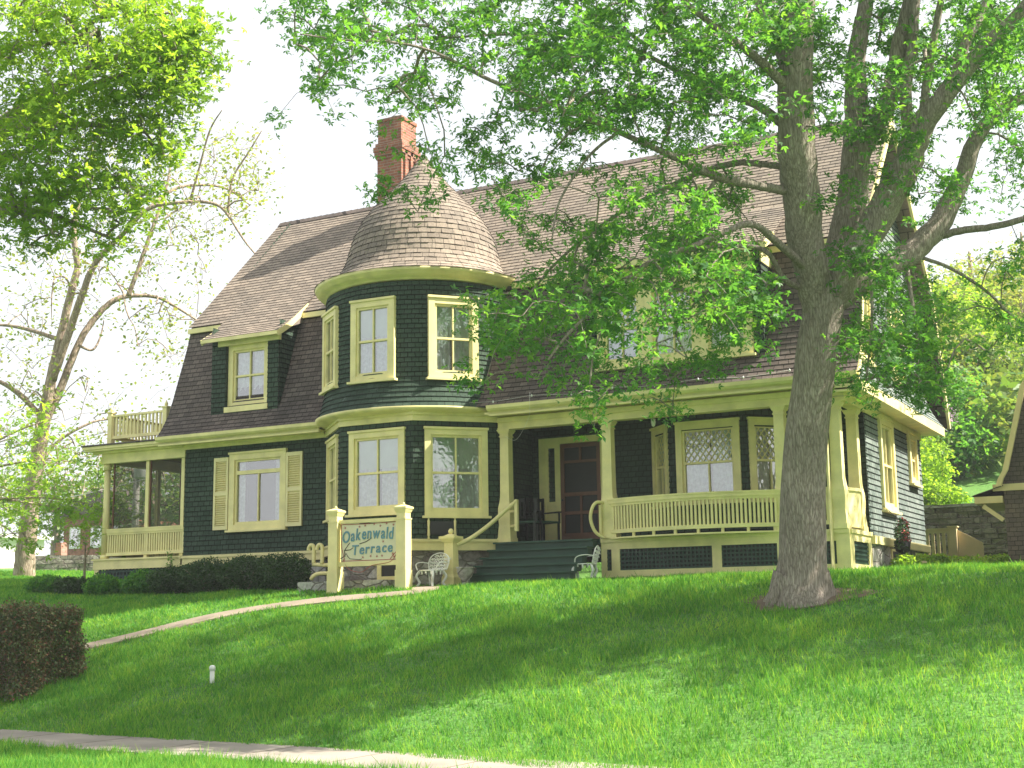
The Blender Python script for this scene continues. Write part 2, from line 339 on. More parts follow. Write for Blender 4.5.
M_signbg = paint('sign_board_cream', (.70, .66, .46), var=.06, dirt=.05)
M_red = paint('sign_red', (.36, .055, .04), var=.2, dirt=.1)
M_black = paint('black_paint', (.012, .012, .012), rough=.4)
M_bark = barkmat('maple_bark', (.40, .35, .31))
M_bark2 = barkmat('hazed_bark', (.46, .37, .30), .6)  # paled to imitate haze and glare washing out distant branches
M_conc = paint('concrete', (.25, .205, .155), rough=.9, var=.22, scale=1.2, dirt=.5, bmp=.4)
M_grass = leafmat('grass_blades', [(.055, .19, .045), (.085, .26, .05), (.13, .315, .055), (.22, .36, .08)], .5, (2.1, 1.8, .75), .8, .08, True)
M_leaf = leafmat('maple_leaves', [(.04, .14, .04), (.058, .18, .045), (.08, .225, .045), (.12, .27, .05)], .55, (2.4, 2.1, .8))
M_leaf2 = leafmat('spring_leaves', [(.12, .25, .035), (.17, .30, .04), (.23, .36, .06)], .66, (2.0, 1.8, .8))
M_leafy = leafmat('yellow_spring_leaves', [(.14, .22, .04), (.20, .28, .05), (.28, .30, .09)], .5, (1.8, 1.6, .9))
M_leafw = leafmat('wood_leaves', [(.07, .17, .03), (.11, .22, .04), (.17, .24, .06), (.11, .22, .05)], .45, (2.0, 1.7, .9))
M_yew = leafmat('yew_leaves', [(.025, .065, .02), (.04, .09, .028), (.065, .12, .04)], .25, (1.5, 1.5, .8))
M_hedge = leafmat('hedge_leaves', [(.06, .11, .04), (.10, .14, .05), (.22, .10, .07), (.07, .14, .05), (.15, .15, .06)], .2, (1.5, 1.3, .9))
M_lilac = leafmat('lilac_blossom', [(.45, .30, .42), (.55, .42, .52)], .3, (1.1, 1.1, 1.1))
M_ground = groundmat()
M_soil = paint('bare_soil', (.14, .10, .07), rough=.95, var=.35, scale=4, dirt=.5)

# ------------------------------------------------------------------ ground, path, pavement, road
def grid(xs, ys, dz=0):
    mb = MB(); X, Y = np.meshgrid(xs, ys); Z = gz(X, Y)+dz
    mb.v = [tuple(p) for p in np.stack([X, Y, Z], -1).reshape(-1, 3)]
    nx = len(xs)
    for j in range(len(ys)-1):
        for i in range(nx-1):
            a = j*nx+i; mb.f.append((a, a+1, a+nx+1, a+nx)); mb.uv.append([(0, 0)]*4); mb.sm.append(True)
    return mb
xs = np.concatenate([np.arange(-900, -60, 60), np.arange(-60, -32, 2), np.arange(-32, 14, .5), np.arange(14, 60, 3), np.arange(60, 900, 60)])
ys = np.concatenate([np.arange(-300, -10, 20), np.arange(-10, 10, 1.0), np.arange(10, 40, .25), np.arange(40, 100, 1.5), np.arange(100, 1500, 60)])
g = grid(xs, ys).build('ground', M_ground, loc=(0, 0, 0)); tag(g, None, None, kind='structure')
def vy(x, v): return v-0.114*(x+6.17)+13.58
mb = MB()
X = np.arange(-40, 20, .5)
for a, b in zip(X[:-1], X[1:]):
    mb.face([(a, vy(a, -1.5), .03), (b, vy(b, -1.5), .03), (b, vy(b, 0), .03), (a, vy(a, 0), .03)])
    mb.face([(a, vy(a, -1.5), -.05), (b, vy(b, -1.5), -.05), (b, vy(b, -1.5), .03), (a, vy(a, -1.5), .03)])
def panelmat():
    m = paint('pavement_concrete', (.27, .24, .205), rough=.9, var=.25, scale=1.0, dirt=.6, bmp=.4); return m
tag(mb.build('sidewalk', panelmat(), loc=(0, 13, 0)), None, None, kind='structure')
mb = MB()
for k in range(-26, 13):
    x = k*1.5; mb.box(x, x+.012, vy(x, -1.49), vy(x, -.01), .0305, .0325)
tag(mb.build('sidewalk_joints', M_soil, loc=(0, 13, 0)), None, None, kind='structure')
mb = MB(); mb.face([(-200, -7, .006), (200, -7, .006), (200, 6.0, .006), (-200, 6.0, .006)])
tag(mb.build('road', paint('asphalt', (.05, .05, .052), rough=.9), loc=(0, 0, 0)), None, None, kind='structure')
mb = MB(); mb.box(-200, 200, 6.0, 6.16, -.05, .12)
tag(mb.build('kerb', M_conc, loc=(0, 6, 0)), None, None, kind='structure')
# garden path up the lawn to the steps
pw = [G(75, 650), G(130, 638), G(190, 623), G(250, 611), G(320, 602), G(385, 596), G(420, 592.5)]
pw = [G(-20, 668)]+pw
pw += [np.array((-13.9, 22.85, 0)), np.array((-13.2, 23.0, 0))]
def smoothline(P, n=8):
    P = [np.array(p, float) for p in P]; out = []
    for i in range(len(P)-1):
        a = P[max(i-1, 0)]; b = P[i]; c = P[i+1]; d = P[min(i+2, len(P)-1)]
        for k in range(n):
            t = k/n; out.append(.5*((2*b)+(c-a)*t+(2*a-5*b+4*c-d)*t*t+(3*b-a-3*c+d)*t**3))
    out.append(P[-1]); return out
PATH = smoothline([(p[0], p[1], 0) for p in pw])
mb = MB(); prev = None
for i, p in enumerate(PATH):
    t = PATH[min(i+1, len(PATH)-1)]-PATH[max(i-1, 0)]; t /= np.linalg.norm(t); n = np.array((-t[1], t[0], 0)); hw = .27
    A = p+n*hw; B = p-n*hw; A[2] = gzf(A[0], A[1])+.035; B[2] = gzf(B[0], B[1])+.035
    C_ = A.copy(); D_ = B.copy(); C_[2] -= .12; D_[2] -= .12
    if prev: mb.face([prev[0], prev[1], B, A]); mb.face([prev[1], prev[3], D_, B]); mb.face([prev[2], prev[0], A, C_])
    prev = (A, B, C_, D_)
tag(mb.build('garden_path', M_conc, loc=(-13, 22, 2)), None, None, kind='structure')
PA = np.array(PATH)[:, :2]

# ------------------------------------------------------------------ THE HOUSE
H = thing('victorian_house', (-14, 28, 2.26), 'large dark green shingled house with gambrel roof, round corner turret and cream trim', 'house')
XL, XR, YF, YB = -22.1, -6.22, 25.0, 32.0
SP = .115   # siding course height
def subtract(iv, holes):
    for a, b in holes:
        nw = []
        for c, d in iv:
            if b <= c or a >= d: nw.append((c, d)); continue
            if a > c: nw.append((c, a))
            if b < d: nw.append((b, d))
        iv = nw
    return iv
def courses(mb, path, z0, z1, holes=(), h=SP, off=lambda z: 0, out=.020):
    """shingle courses along a plan path; normal is to the right of travel; holes = (u0,u1,z0,z1)"""
    P = [np.array(p, float) for p in path]; L = [0]
    for a, b in zip(P[:-1], P[1:]): L.append(L[-1]+np.linalg.norm(b-a))
    segn = []
    for a, b in zip(P[:-1], P[1:]):
        t = (b-a)/np.linalg.norm(b-a); segn.append(np.array((t[1], -t[0])))
    vn = [segn[0]]+[(segn[i]+segn[i+1])/(1+segn[i]@segn[i+1]) for i in range(len(segn)-1)]+[segn[-1]]
    n = max(1, round((z1-z0)/h)); h = (z1-z0)/n
    for i in range(n):
        za, zb = z0+i*h, z0+(i+1)*h
        iv = subtract([(0, L[-1])], [(q[0], q[1]) for q in holes if q[2] < zb-.01 and q[3] > za+.01])
        oa, ob = out+off(za), .002+off(zb)
        for c, d in iv:
            for k in range(len(P)-1):
                s0, s1 = max(c, L[k]), min(d, L[k+1])
                if s1-s0 < 1e-4: continue
                def q(s, o, z):
                    f = (s-L[k])/(L[k+1]-L[k]); p = P[k]*(1-f)+P[k+1]*f+(vn[k]*(1-f)+vn[k+1]*f)*o; return (p[0], p[1], z)
                mb.face([q(s0, oa, za), q(s1, oa, za), q(s1, ob, zb), q(s0, ob, zb)], [(s0/h, i), (s1/h, i), (s1/h, i+1), (s0/h, i+1)])
                o2 = .002+off(za)
                mb.face([q(s0, o2, za), q(s1, o2, za), q(s1, oa, za), q(s0, oa, za)], [(s0/h, i+.02)]*4)
def roofc(mb, x0, x1, prof, h=.15, out=.011, xf=None):
    """roof courses: prof = [(y,z)] from eave up, x from x0 to x1; xf(t)->(x0,x1) optional"""
    P = [np.array(p, float) for p in prof]; L = [0]
    for a, b in zip(P[:-1], P[1:]): L.append(L[-1]+np.linalg.norm(b-a))
    n = max(1, round(L[-1]/h)); hh = L[-1]/n
    def at(s):
        k = max(0, min(len(P)-2, int(np.searchsorted(L, s, side='right'))-1)); f = (s-L[k])/(L[k+1]-L[k]); t = (P[k+1]-P[k])/(L[k+1]-L[k])
        return P[k]*(1-f)+P[k+1]*f, np.array((-t[1], t[0]))
    sgn = 1 if P[-1][0] > P[0][0] else -1
    for i in range(n):
        a, na = at(i*hh); b, nb = at(min((i+1)*hh, L[-1]-1e-6)); na = na*sgn*-1 if False else na; 
        na = na*sgn; nb = nb*sgn
        pa = a+na*out*1.0; pb = b+nb*.001
        xa, xb = (x0, x1) if xf is None else xf((i+.5)*hh/L[-1])
        j = .5*(i % 2)
        mb.face([(xa, pa[0], pa[1]), (xb, pa[0], pa[1]), (xb, pb[0], pb[1]), (xa, pb[0], pb[1])], [(xa/hh, i), (xb/hh, i), (xb/hh, i+1), (xa/hh, i+1)])
        mb.face([(xa, a[0], a[1]), (xb, a[0], a[1]), (xb, pa[0], pa[1]), (xa, pa[0], pa[1])], [(xa/hh, i+.02)]*4)

HOLES = {}
def window(o, e, n, W, Hh, cw=.13, style='plain', proud=.06, deep=.10, blind=False, curt=True, sill=True, head=0):
    """o = bottom centre of outer casing on the wall surface"""
    o = np.array(o, float); e = np.array((e[0], e[1], 0.0)); n = np.array((n[0], n[1], 0.0)); e /= np.linalg.norm(e); n /= np.linalg.norm(n)
    f = lambda mb, u0, u1, d0, d1, z0, z1: mb.fbox(o, e, n, u0, u1, d0, d1, z0, z1)
    h = W/2; c = MB()
    f(c, -h, -h+cw, -deep, proud, 0, Hh); f(c, h-cw, h, -deep, proud, 0, Hh)
    f(c, -h+cw, h-cw, -deep, proud-.003, Hh-cw, Hh); f(c, -h+cw, h-cw, -deep, proud-.003, 0, cw*.8)
    f(c, -h-.02, h+.02, -.01, proud+.03, Hh-.012, Hh+.035)
    wo = c.build('window', M_cream, H)
    if sill:
        s = MB(); f(s, -h-.05, h+.05, -.02, proud+.06, -.05, -.002); s.build('sill', M_cream, wo)
    iw = h-cw; z0 = cw*.8; z1 = Hh-cw; r = .05
    s = MB()
    f(s, -iw, -iw+r, -.05, .015, z0, z1); f(s, iw-r, iw, -.05, .015, z0, z1); f(s, -iw+r, iw-r, -.05, .013, z0, z0+r*1.3); f(s, -iw+r, iw-r, -.05, .013, z1-r, z1)
    zm = z0+(z1-z0)*(.5 if style != 'transom' else .80); rr = .022 if style != 'transom' else .045
    f(s, -iw+r, iw-r, -.045, .018, zm-rr, zm+rr)
    mz1 = z1-r if style == 'plain' else zm-rr
    if style != 'single': f(s, -.014, .014, -.04, .008, z0+r*1.3, mz1)
    if style == 'lattice':
        a0, a1 = zm+rr, z1-r; wd = iw-r; st = .125
        k = -wd-(a1-a0)
        while k < wd:
            for sg in (1, -1):
                p, q = (k, a0), (k+(a1-a0)*.75, a1)
                # clip to the sash width
                pts = []
                t0, t1 = 0.0, 1.0
                dx = q[0]-p[0]
                for lim, sn in ((-wd, 1), (wd, -1)):
                    va = sn*(p[0]-lim); vb = sn*(q[0]-lim)
                    if va < 0 and vb < 0: t1 = -1; break
                    if va < 0: t0 = max(t0, va/(va-vb))
                    if vb < 0: t1 = min(t1, va/(va-vb))
                if t1 > t0:
                    A = (p[0]+dx*t0, p[1]+(q[1]-p[1])*t0); B = (p[0]+dx*t1, p[1]+(q[1]-p[1])*t1)
                    w3 = lambda P_: o+e*(P_[0]*sg)+n*(-.012)+np.array((0, 0, P_[1]))
                    s.bar(w3(A), w3(B), .016, .014, up=tuple(n))
            k += st
    s.build('sash', M_cream, wo)
    p = MB(); k3 = np.array((0, 0, 1.0))
    q = lambda u, d, z: o+e*u+n*d+k3*z
    p.face([q(-iw, -.03, z0), q(iw, -.03, z0), q(iw, -.03, z1), q(-iw, -.03, z1)])
    p.build('pane', M_glass, wo)
    if curt:
        nseg = 40; ph = rnd.random()*6
        sp = .42 if not blind else .06
        for side in (-1, 1):
            cu = MB()
            for k in range(nseg//2):
                ua, ub = [side*iw*(1-t/(nseg//2)*(.94 if style != 'transom' else .35)) for t in (k, k+1)]
                da, db = [-.10+.014*math.sin(u*44+ph)+.008*math.sin(u*91+ph*2) for u in (ua, ub)]
                pts = [q(ua, da, z0), q(ub, db, z0), q(ub, db, z1), q(ua, da, z1)]
                cu.face(pts if side < 0 else pts[::-1], smooth=True)
            cu.build('curtain', M_curt, wo)
    if blind:
        b = MB(); f(b, -iw, iw, -.082, -.078, zm+.12-(.0 if not blind == 2 else .1), z1); nb = 14
        for k in range(nb):
            u = -iw+(k+.5)*2*iw/nb; wz = .02+.015*math.sin(k*2.1)
            f(b, u-iw/nb, u+iw/nb, -.082, -.078, zm+.118-wz-(.0 if not blind == 2 else .1), zm+.119-(.0 if not blind == 2 else .1))
        b.build('blind', M_blind, wo)
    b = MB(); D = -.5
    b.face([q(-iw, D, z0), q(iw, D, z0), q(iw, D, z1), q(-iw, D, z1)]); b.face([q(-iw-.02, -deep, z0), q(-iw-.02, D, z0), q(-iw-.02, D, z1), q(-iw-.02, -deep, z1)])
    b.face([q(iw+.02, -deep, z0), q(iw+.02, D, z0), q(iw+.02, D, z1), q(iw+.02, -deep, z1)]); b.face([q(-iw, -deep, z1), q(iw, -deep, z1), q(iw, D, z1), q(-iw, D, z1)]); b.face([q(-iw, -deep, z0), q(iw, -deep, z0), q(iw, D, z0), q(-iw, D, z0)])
    b.build('room_shade', M_dark, wo)  # near-black box added for the dimness of the room
    return wo
def hole(u, W, z, Hh, cw=.13): return (u-W/2+cw*.4, u+W/2-cw*.4, z+cw, z+Hh-cw)

ZT, ZB = 5.66, 3.08      # frieze bottom, water table top
# front wall, left part
mb = MB()
courses(mb, [(XL, YF), (-17.95, YF)], ZB, ZT, [hole(-19.895-XL, 1.65, 3.64, 1.79)])
mb.build('wall', M_side, H)
mb = MB(); courses(mb, [(XL, YB), (XL, YF)], ZB, ZT, []); mb.build('wall', M_side, H)
window((-19.895, YF, 3.64), (1, 0), (0, -1), 1.65, 1.79, cw=.15, style='transom')
# shutters
for x0, x1 in ((-21.17, -20.74), (-19.05, -18.60)):
    mb = MB(); y0 = YF-.075
    mb.box(x0, x0+.055, y0, y0+.045, 3.66, 5.36); mb.box(x1-.055, x1, y0, y0+.045, 3.66, 5.36)
    for z in (3.66, 4.46, 5.27): mb.box(x0+.055, x1-.055, y0+.001, y0+.044, z, z+.09)
    z = 3.77
    while z < 5.25:
        if not (4.42 < z < 4.56): mb.bar(((x0+.055), y0+.022, z), ((x1-.055), y0+.022, z), .054, .010, up=(0, .35, 1))
        z += .052
    s = mb.build('shutter', M_shut, H)
    mb = MB(); mb.box(x0+.05, x1-.05, y0+.040, y0+.043, 3.7, 5.3); mb.build('backing_board', M_shut, s)

# octagonal ground floor bay
A_, B_, C_, D_ = (-16.66, 23.7), (-14.84, 23.7), (-13.55, 24.99), (-17.95, 24.99)
s45 = math.sqrt(.5); Lf = 1.8245
mb = MB()
courses(mb, [(-17.95, 25.1), D_, A_, B_, C_, (-13.55, 26.6)], 3.15, 5.63, [
    hole(.11+Lf*.5, 1.30, 3.72, 1.74), hole(.11+Lf+.935, 1.39, 3.72, 1.74), hole(.11+Lf*1+1.82+Lf*.5, 1.36, 3.64, 1.82)])
mb.build('bay_wall', M_side, H)
window(((D_[0]+A_[0])/2, (D_[1]+A_[1])/2, 3.72), (s45, -s45), (-s45, -s45), 1.30, 1.74, blind=1)
window((-15.725, 23.7, 3.72), (1, 0), (0, -1), 1.39, 1.74, blind=1)
window(((B_[0]+C_[0])/2, (B_[1]+C_[1])/2, 3.64), (s45, s45), (s45, -s45), 1.36, 1.82, blind=1)
# corner boards of the bay are shingled; water table and foundation
def ring(pts, off):
    P = [np.array(p, float) for p in pts]; out = []
    sn = []
    for a, b in zip(P[:-1], P[1:]):
        t = (b-a)/np.linalg.norm(b-a); sn.append(np.array((t[1], -t[0])))
    for i, p in enumerate(P):
        n = sn[0] if i == 0 else sn[-1] if i == len(P)-1 else (sn[i-1]+sn[i])/(1+sn[i-1]@sn[i])
        out.append(p+n*off)
    return out
def band(mb, pts, o0, o1, z0, z1, slope=0):
    I = ring(pts, o0); O = ring(pts, o1)
    for k in range(len(pts)-1):
        a, b, c, d = I[k], I[k+1], O[k], O[k+1]
        mb.face([(c[0], c[1], z0), (d[0], d[1], z0), (d[0], d[1], z1), (c[0], c[1], z1)])
        mb.face([(c[0], c[1], z1), (d[0], d[1], z1), (b[0], b[1], z1+slope), (a[0], a[1], z1+slope)])
        mb.face([(c[0], c[1], z0), (a[0], a[1], z0), (b[0], b[1], z0), (d[0], d[1], z0)])
    for k in (0, -1):
        a, c = I[k], O[k]; mb.face([(a[0], a[1], z0), (c[0], c[1], z0), (c[0], c[1], z1), (a[0], a[1], z1+slope)])
bay = [(-17.95, 25.2), D_, A_, B_, C_, (-13.55, 25.3)]
mb = MB(); band(mb, bay, -.02, .06, 2.93, 3.12, .03); band(mb, bay, .0, .09, 3.105, 3.15, .02); mb.build('water_table', M_cream, H)
mb = MB(); band(mb, [(XL, 32), (XL, YF), (-17.99, YF)], -.02, .05, 2.88, 3.04, .03); band(mb, [(XL, 32), (XL, YF), (-18.0, YF)], 0, .08, 3.03, 3.08, .02); mb.build('water_table', M_cream, H)
mb = MB(); band(mb, bay, -.5, -.04, 1.9, 2.935); mb.build('foundation', M_found2, H)
mb = MB(); band(mb, [(XL, 32), (XL, YF), (-17.99, YF)], -.3, -.03, 1.9, 2.89); mb.build('foundation', M_found, H)
mb = MB(); band(mb, bay[1:5], -.01, .05, 5.62, 5.80); band(mb, bay[1:5], .0, .09, 5.74, 5.86); mb.build('frieze', M_cream, H)
# cellar window under the bay
mb = MB(); mb.box(-15.72, -14.98, 23.68, 23.74, 2.32, 2.42); mb.box(-15.72, -15.62, 23.68, 23.74, 2.42, 2.8); mb.box(-15.08, -14.98, 23.68, 23.74, 2.42, 2.8); mb.box(-15.72, -14.98, 23.68, 23.74, 2.8, 2.87)
cwn = mb.build('cellar_window', M_cream, H); mb = MB(); mb.box(-15.62, -15.08, 23.71, 23.735, 2.42, 2.8); mb.build('pane', M_dark, cwn)

# round turret
TC = (-15.8, 25.7); TR = 2.2
def circ(r, a0, a1, n): return [(TC[0]+r*math.cos(R(a0+(a1-a0)*k/n)), TC[1]+r*math.sin(R(a0+(a1-a0)*k/n))) for k in range(n+1)]
tp = circ(TR, -200, 20, 88); tu = lambda deg: (deg+200)*math.pi/180*TR*.9998
TW = [(-128.5, 1.02), (-88, 1.08), (-42, 1.10)]
ZW, HW = 6.52, 1.73
def flare(z): t = max(0, (6.75-z)/.85); return .17*t*t
mb = MB(); courses(mb, tp, 6.45, 8.62, [hole(tu(a), w_, ZW, HW) for a, w_ in TW], h=.105, off=flare); mb.build('turret_wall', M_side, H)
mb = MB(); courses(mb, tp, 5.90, 6.45, [], h=.105, off=flare, out=.022); mb.build('turret_skirt', M_skirt, H)
for a, w_ in TW:
    c, s = math.cos(R(a)), math.sin(R(a))
    window((TC[0]+(TR-.02)*c, TC[1]+(TR-.02)*s, ZW), (-s, c), (c, s), w_, HW, cw=.135, blind=(2 if a == -42 else 1), proud=.05, deep=.14)
mb = MB(); mb.lathe(TC, [(1.9, 5.79), (2.28, 5.79), (2.31, 5.815), (2.37, 5.82), (2.41, 5.85), (2.43, 5.90), (2.2, 5.92)], 64); mb.build('turret_cornice', M_cream, H)
mb = MB(); mb.lathe(TC, [(2.12, 8.64), (2.22, 8.66), (2.24, 8.72), (2.36, 8.725), (2.38, 8.78), (2.44, 8.80), (2.47, 8.87), (2.2, 8.89)], 64); mb.build('turret_eave', M_cream, H)
prof = [(2.47, 8.87), (2.2, 8.95), (1.98, 9.12), (1.80, 9.40), (1.70, 9.75), (1.60, 10.1), (1.42, 10.45), (1.17, 10.8), (.88, 11.1), (.58, 11.42), (.34, 11.72), (.15, 12.0), (.0, 12.22)]
def resample(P, h):
    P = [np.array(p) for p in P]; L = [0]
    for a, b in zip(P[:-1], P[1:]): L.append(L[-1]+np.linalg.norm(b-a))
    n = round(L[-1]/h); S = np.linspace(0, L[-1], n+1)
    return [(np.interp(s, L, [p[0] for p in P]), np.interp(s, L, [p[1] for p in P])) for s in S]
pr = resample(smoothline([(a, b, 0) for a, b in prof], 4) if False else prof, .135)
mb = MB()
for i in range(len(pr)-1):
    (r0, z0), (r1, z1) = pr[i], pr[i+1]; nseg = 72; hh = .135; j0 = rnd.random()*7
    for k in range(nseg):
        t0, t1 = 2*math.pi*k/nseg, 2*math.pi*(k+1)/nseg
        jag = [.013+.006*math.sin(i*5.1+kk*2.7)+.004*math.sin(kk*7.3+i*3) for kk in (k, k)]
        q = lambda r, t, z: (TC[0]+r*math.cos(t), TC[1]+r*math.sin(t), z)
        ua, ub = t0*r0/hh+j0, t1*r0/hh+j0
        mb.face([q(r0+jag[0], t0, z0), q(r0+jag[0], t1, z0), q(r1, t1, z1), q(r1, t0, z1)], [(ua, i), (ub, i), (ub, i+1), (ua, i+1)])
        mb.face([q(r0-.01, t0, z0), q(r0-.01, t1, z0), q(r0+jag[0], t1, z0), q(r0+jag[0], t0, z0)], [(ua, i+.02)]*4)
mb.build('turret_roof', M_roof, H)

# main gambrel roof
low = [(24.46, 5.90), (24.62, 6.10), (24.83, 6.44), (25.0, 6.88), (25.14, 7.3), (25.46, 8.23), (25.62, 8.85)]
up = [(25.50, 8.78), (29.1, 12.37)]
xl, xr = -22.56, -5.78
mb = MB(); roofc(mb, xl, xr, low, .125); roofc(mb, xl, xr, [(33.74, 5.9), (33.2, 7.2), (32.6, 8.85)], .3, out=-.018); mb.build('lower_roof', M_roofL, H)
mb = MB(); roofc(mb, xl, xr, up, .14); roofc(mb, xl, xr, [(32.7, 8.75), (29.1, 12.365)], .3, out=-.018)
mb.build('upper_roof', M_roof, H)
mb = MB()   # ridge cap
for k in range(84):
    x = xl+k*.2; mb.face([(x, 28.98, 12.275), (x+.21, 28.98, 12.29), (x+.21, 29.1, 12.425), (x, 29.1, 12.41)]); mb.face([(x, 29.22, 12.275), (x+.21, 29.22, 12.29), (x+.21, 29.1, 12.425), (x, 29.1, 12.41)])
mb.build('ridge_cap', M_roofL, H)
def rake(mb, x0, x1, P, w):
    for a, b in zip(P[:-1], P[1:]):
        a = np.array(a); b = np.array(b); t = (b-a)/np.linalg.norm(b-a); n = np.array((-t[1], t[0]))
        if b[0] < a[0]: n = n  # rear
        q = [a-n*.03, b-n*.03, b-n*w, a-n*w]
        mb.prism([(p[0], p[1]) for p in q], x0, x1, axis='x')
F_ = low+[(25.62, 8.85)]
full = low[:-1]+[(25.60, 8.80), (29.1, 12.33), (32.62, 8.80), (33.2, 7.2), (33.7, 5.92)]
for (x0, x1, m) in ((xl-.01, xl+.05, M_lat), (xr-.05, xr+.01, M_cream)):
    mb = MB(); rake(mb, x0, x1, full, .16); mb.build('rake_board', m, H)
# gable walls above the eaves
def yf(z): return float(np.interp(z, [5.9, 6.44, 7.3, 8.85, 12.33], [24.7, 24.95, 25.25, 25.7, 29.05]))
def yb(z): return float(np.interp(z, [5.9, 8.85, 12.33], [33.2, 32.5, 29.15]))
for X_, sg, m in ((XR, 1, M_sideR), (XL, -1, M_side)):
    mb = MB(); n = 56; z0 = 5.75; hh = (12.3-z0)/n
    for i in range(n):
        za, zb = z0+i*hh, z0+(i+1)*hh
        fl = lambda z: (.46*max(0, (6.75-z)/1.0)**2 if sg > 0 else 0)
        xa, xb = X_+sg*(.016+fl(za)), X_+sg*(.002+fl(zb))
        hs = [(26.2, 27.5, 6.6, 8.0), (29.4, 30.5, 6.6, 8.0)] if sg > 0 else []
        for c, d in subtract([(yf(za), yb(za))], [(q[0], q[1]) for q in hs if q[2] < zb-.01 and q[3] > za+.01]):
            mb.face([(xa, c, za), (xa, d, za), (xb, d, zb), (xb, c, zb)], [(c/hh, i), (d/hh, i), (d/hh, i+1), (c/hh, i+1)])
            mb.face([(X_, c, za), (X_, d, za), (xa, d, za), (xa, c, za)], [(c/hh, i+.02)]*4)
    mb.build('gable_wall', m, H)
window((XR+.02, 26.85, 6.5), (0, 1), (1, 0), 1.4, 1.62)
window((XR+.02, 29.95, 6.5), (0, 1), (1, 0), 1.2, 1.62)
# right wall, ground floor
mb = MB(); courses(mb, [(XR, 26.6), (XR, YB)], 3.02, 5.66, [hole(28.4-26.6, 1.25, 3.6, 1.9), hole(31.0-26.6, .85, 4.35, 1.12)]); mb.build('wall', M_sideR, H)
window((XR+.01, 28.4, 3.6), (0, 1), (1, 0), 1.25, 1.9); window((XR+.01, 31.0, 4.35), (0, 1), (1, 0), .85, 1.12)
mb = MB(); courses(mb, [(XR, YB), (XL, YB)], 2.9, 5.9, []); mb.build('wall', M_side, H)
mb = MB(); mb.box(XR-.25, XR+.10, 26.6, YB+.05, 2.86, 3.02); mb.build('water_table', M_cream, H)
mb = MB(); mb.box(XR-.4, XR+.03, 26.62, YB, 1.9, 2.86); mb.build('foundation', M_found, H)
for yy in (28.6, 31.0):
    mb = MB(); mb.box(XR+.02, XR+.06, yy-.4, yy+.4, 2.40, 2.82); c = mb.build('cellar_window', M_cream, H); mb = MB(); mb.box(XR+.06, XR+.064, yy-.33, yy+.33, 2.46, 2.77); mb.build('pane', M_dark, c)
# eaves: front
for (x0, x1) in ((xl, -17.9), (-13.6, xr)):
    mb = MB(); mb.box(x0, x1, 24.52, 25.1, 5.74, 5.78); mb.build('soffit', M_cream, H)
def gutter(mb, x0, x1, y, z):
    pr = [(y+.07, z-.10), (y+.0, z-.115), (y-.05, z-.07), (y-.06, z), (y-.045, z), (y-.03, z-.05), (y+.05, z-.08), (y+.07, z-.03)]
    mb.prism(pr, x0, x1, axis='x')
for (x0, x1) in ((xl, -17.75), (-13.5, xr)):
    mb = MB(); gutter(mb, x0, x1, 24.46, 5.91); mb.box(x0, x1-.1, 24.52, 24.56, 5.70, 5.88); mb.build('gutter', M_cream, H)
mb = MB(); mb.box(XL-.03, -17.98, 24.94, 25.0, ZT-.03, 5.745); mb.box(XL-.03, -17.98, 24.90, 24.94, 5.69, 5.745)
mb.build('frieze', M_cream, H)
for (x0, x1) in ((xl, -17.6), (-13.4, xr)):
    mb = MB(); mb.box(x0, x1, 25.46, 25.52, 8.62, 8.74); mb.build('break_trim', M_cream, H)
# eaves: right end (pent)
mb = MB(); mb.box(XR, XR+.44, 24.52, 32.5, 5.60, 5.63); mb.box(XR+.44, XR+.50, 24.5, 32.5, 5.56, 5.76); mb.box(XR+.0, XR+.05, 26.6, 32.0, 5.44, 5.60); mb.box(XR, XR+.46, 24.52, 24.56, 5.56, 5.9)
mb.build('pent_eave', M_cream, H)

# chimney
mb = MB(); cx, cy = -18.42, 28.65
mb.box(cx-.37, cx+.37, cy-.37, cy+.37, 11.3, 13.33)
for k, (g_, z0, z1) in enumerate(((.40, 13.33, 13.42), (.43, 13.42, 13.52), (.45, 13.52, 13.66), (.41, 13.66, 13.76), (.36, 13.76, 14.34), (.385, 14.34, 14.43))):
    mb.box(cx-g_, cx+g_, cy-g_, cy+g_, z0, z1)
for s in (-.22, .05, .28): mb.box(cx+.37, cx+.43, cy+s-.05, cy+s+.05, 11.8, 13.6)
ch = mb.build('chimney', M_brick, H)
mb = MB(); mb.lathe((cx, cy), [(.15, 14.43), (.15, 14.56), (.12, 14.58)], 12); mb.build('chimney_pot', M_metal, ch)

# small left dormer
dx0, dx1 = -21.18, -19.20; dy = 24.80
mb = MB()
zz = 6.30
courses(mb, [(dx0, dy), (dx1, dy)], 6.32, 8.15, [(.42, 1.66, 6.54, 8.2)])
for X_, sg in ((dx1, 1), (dx0, -1)):
    pth = [(X_, dy), (X_, 25.6)] if sg > 0 else [(X_, 25.6), (X_, dy)]
    courses(mb, pth, 6.32, 8.5, [])
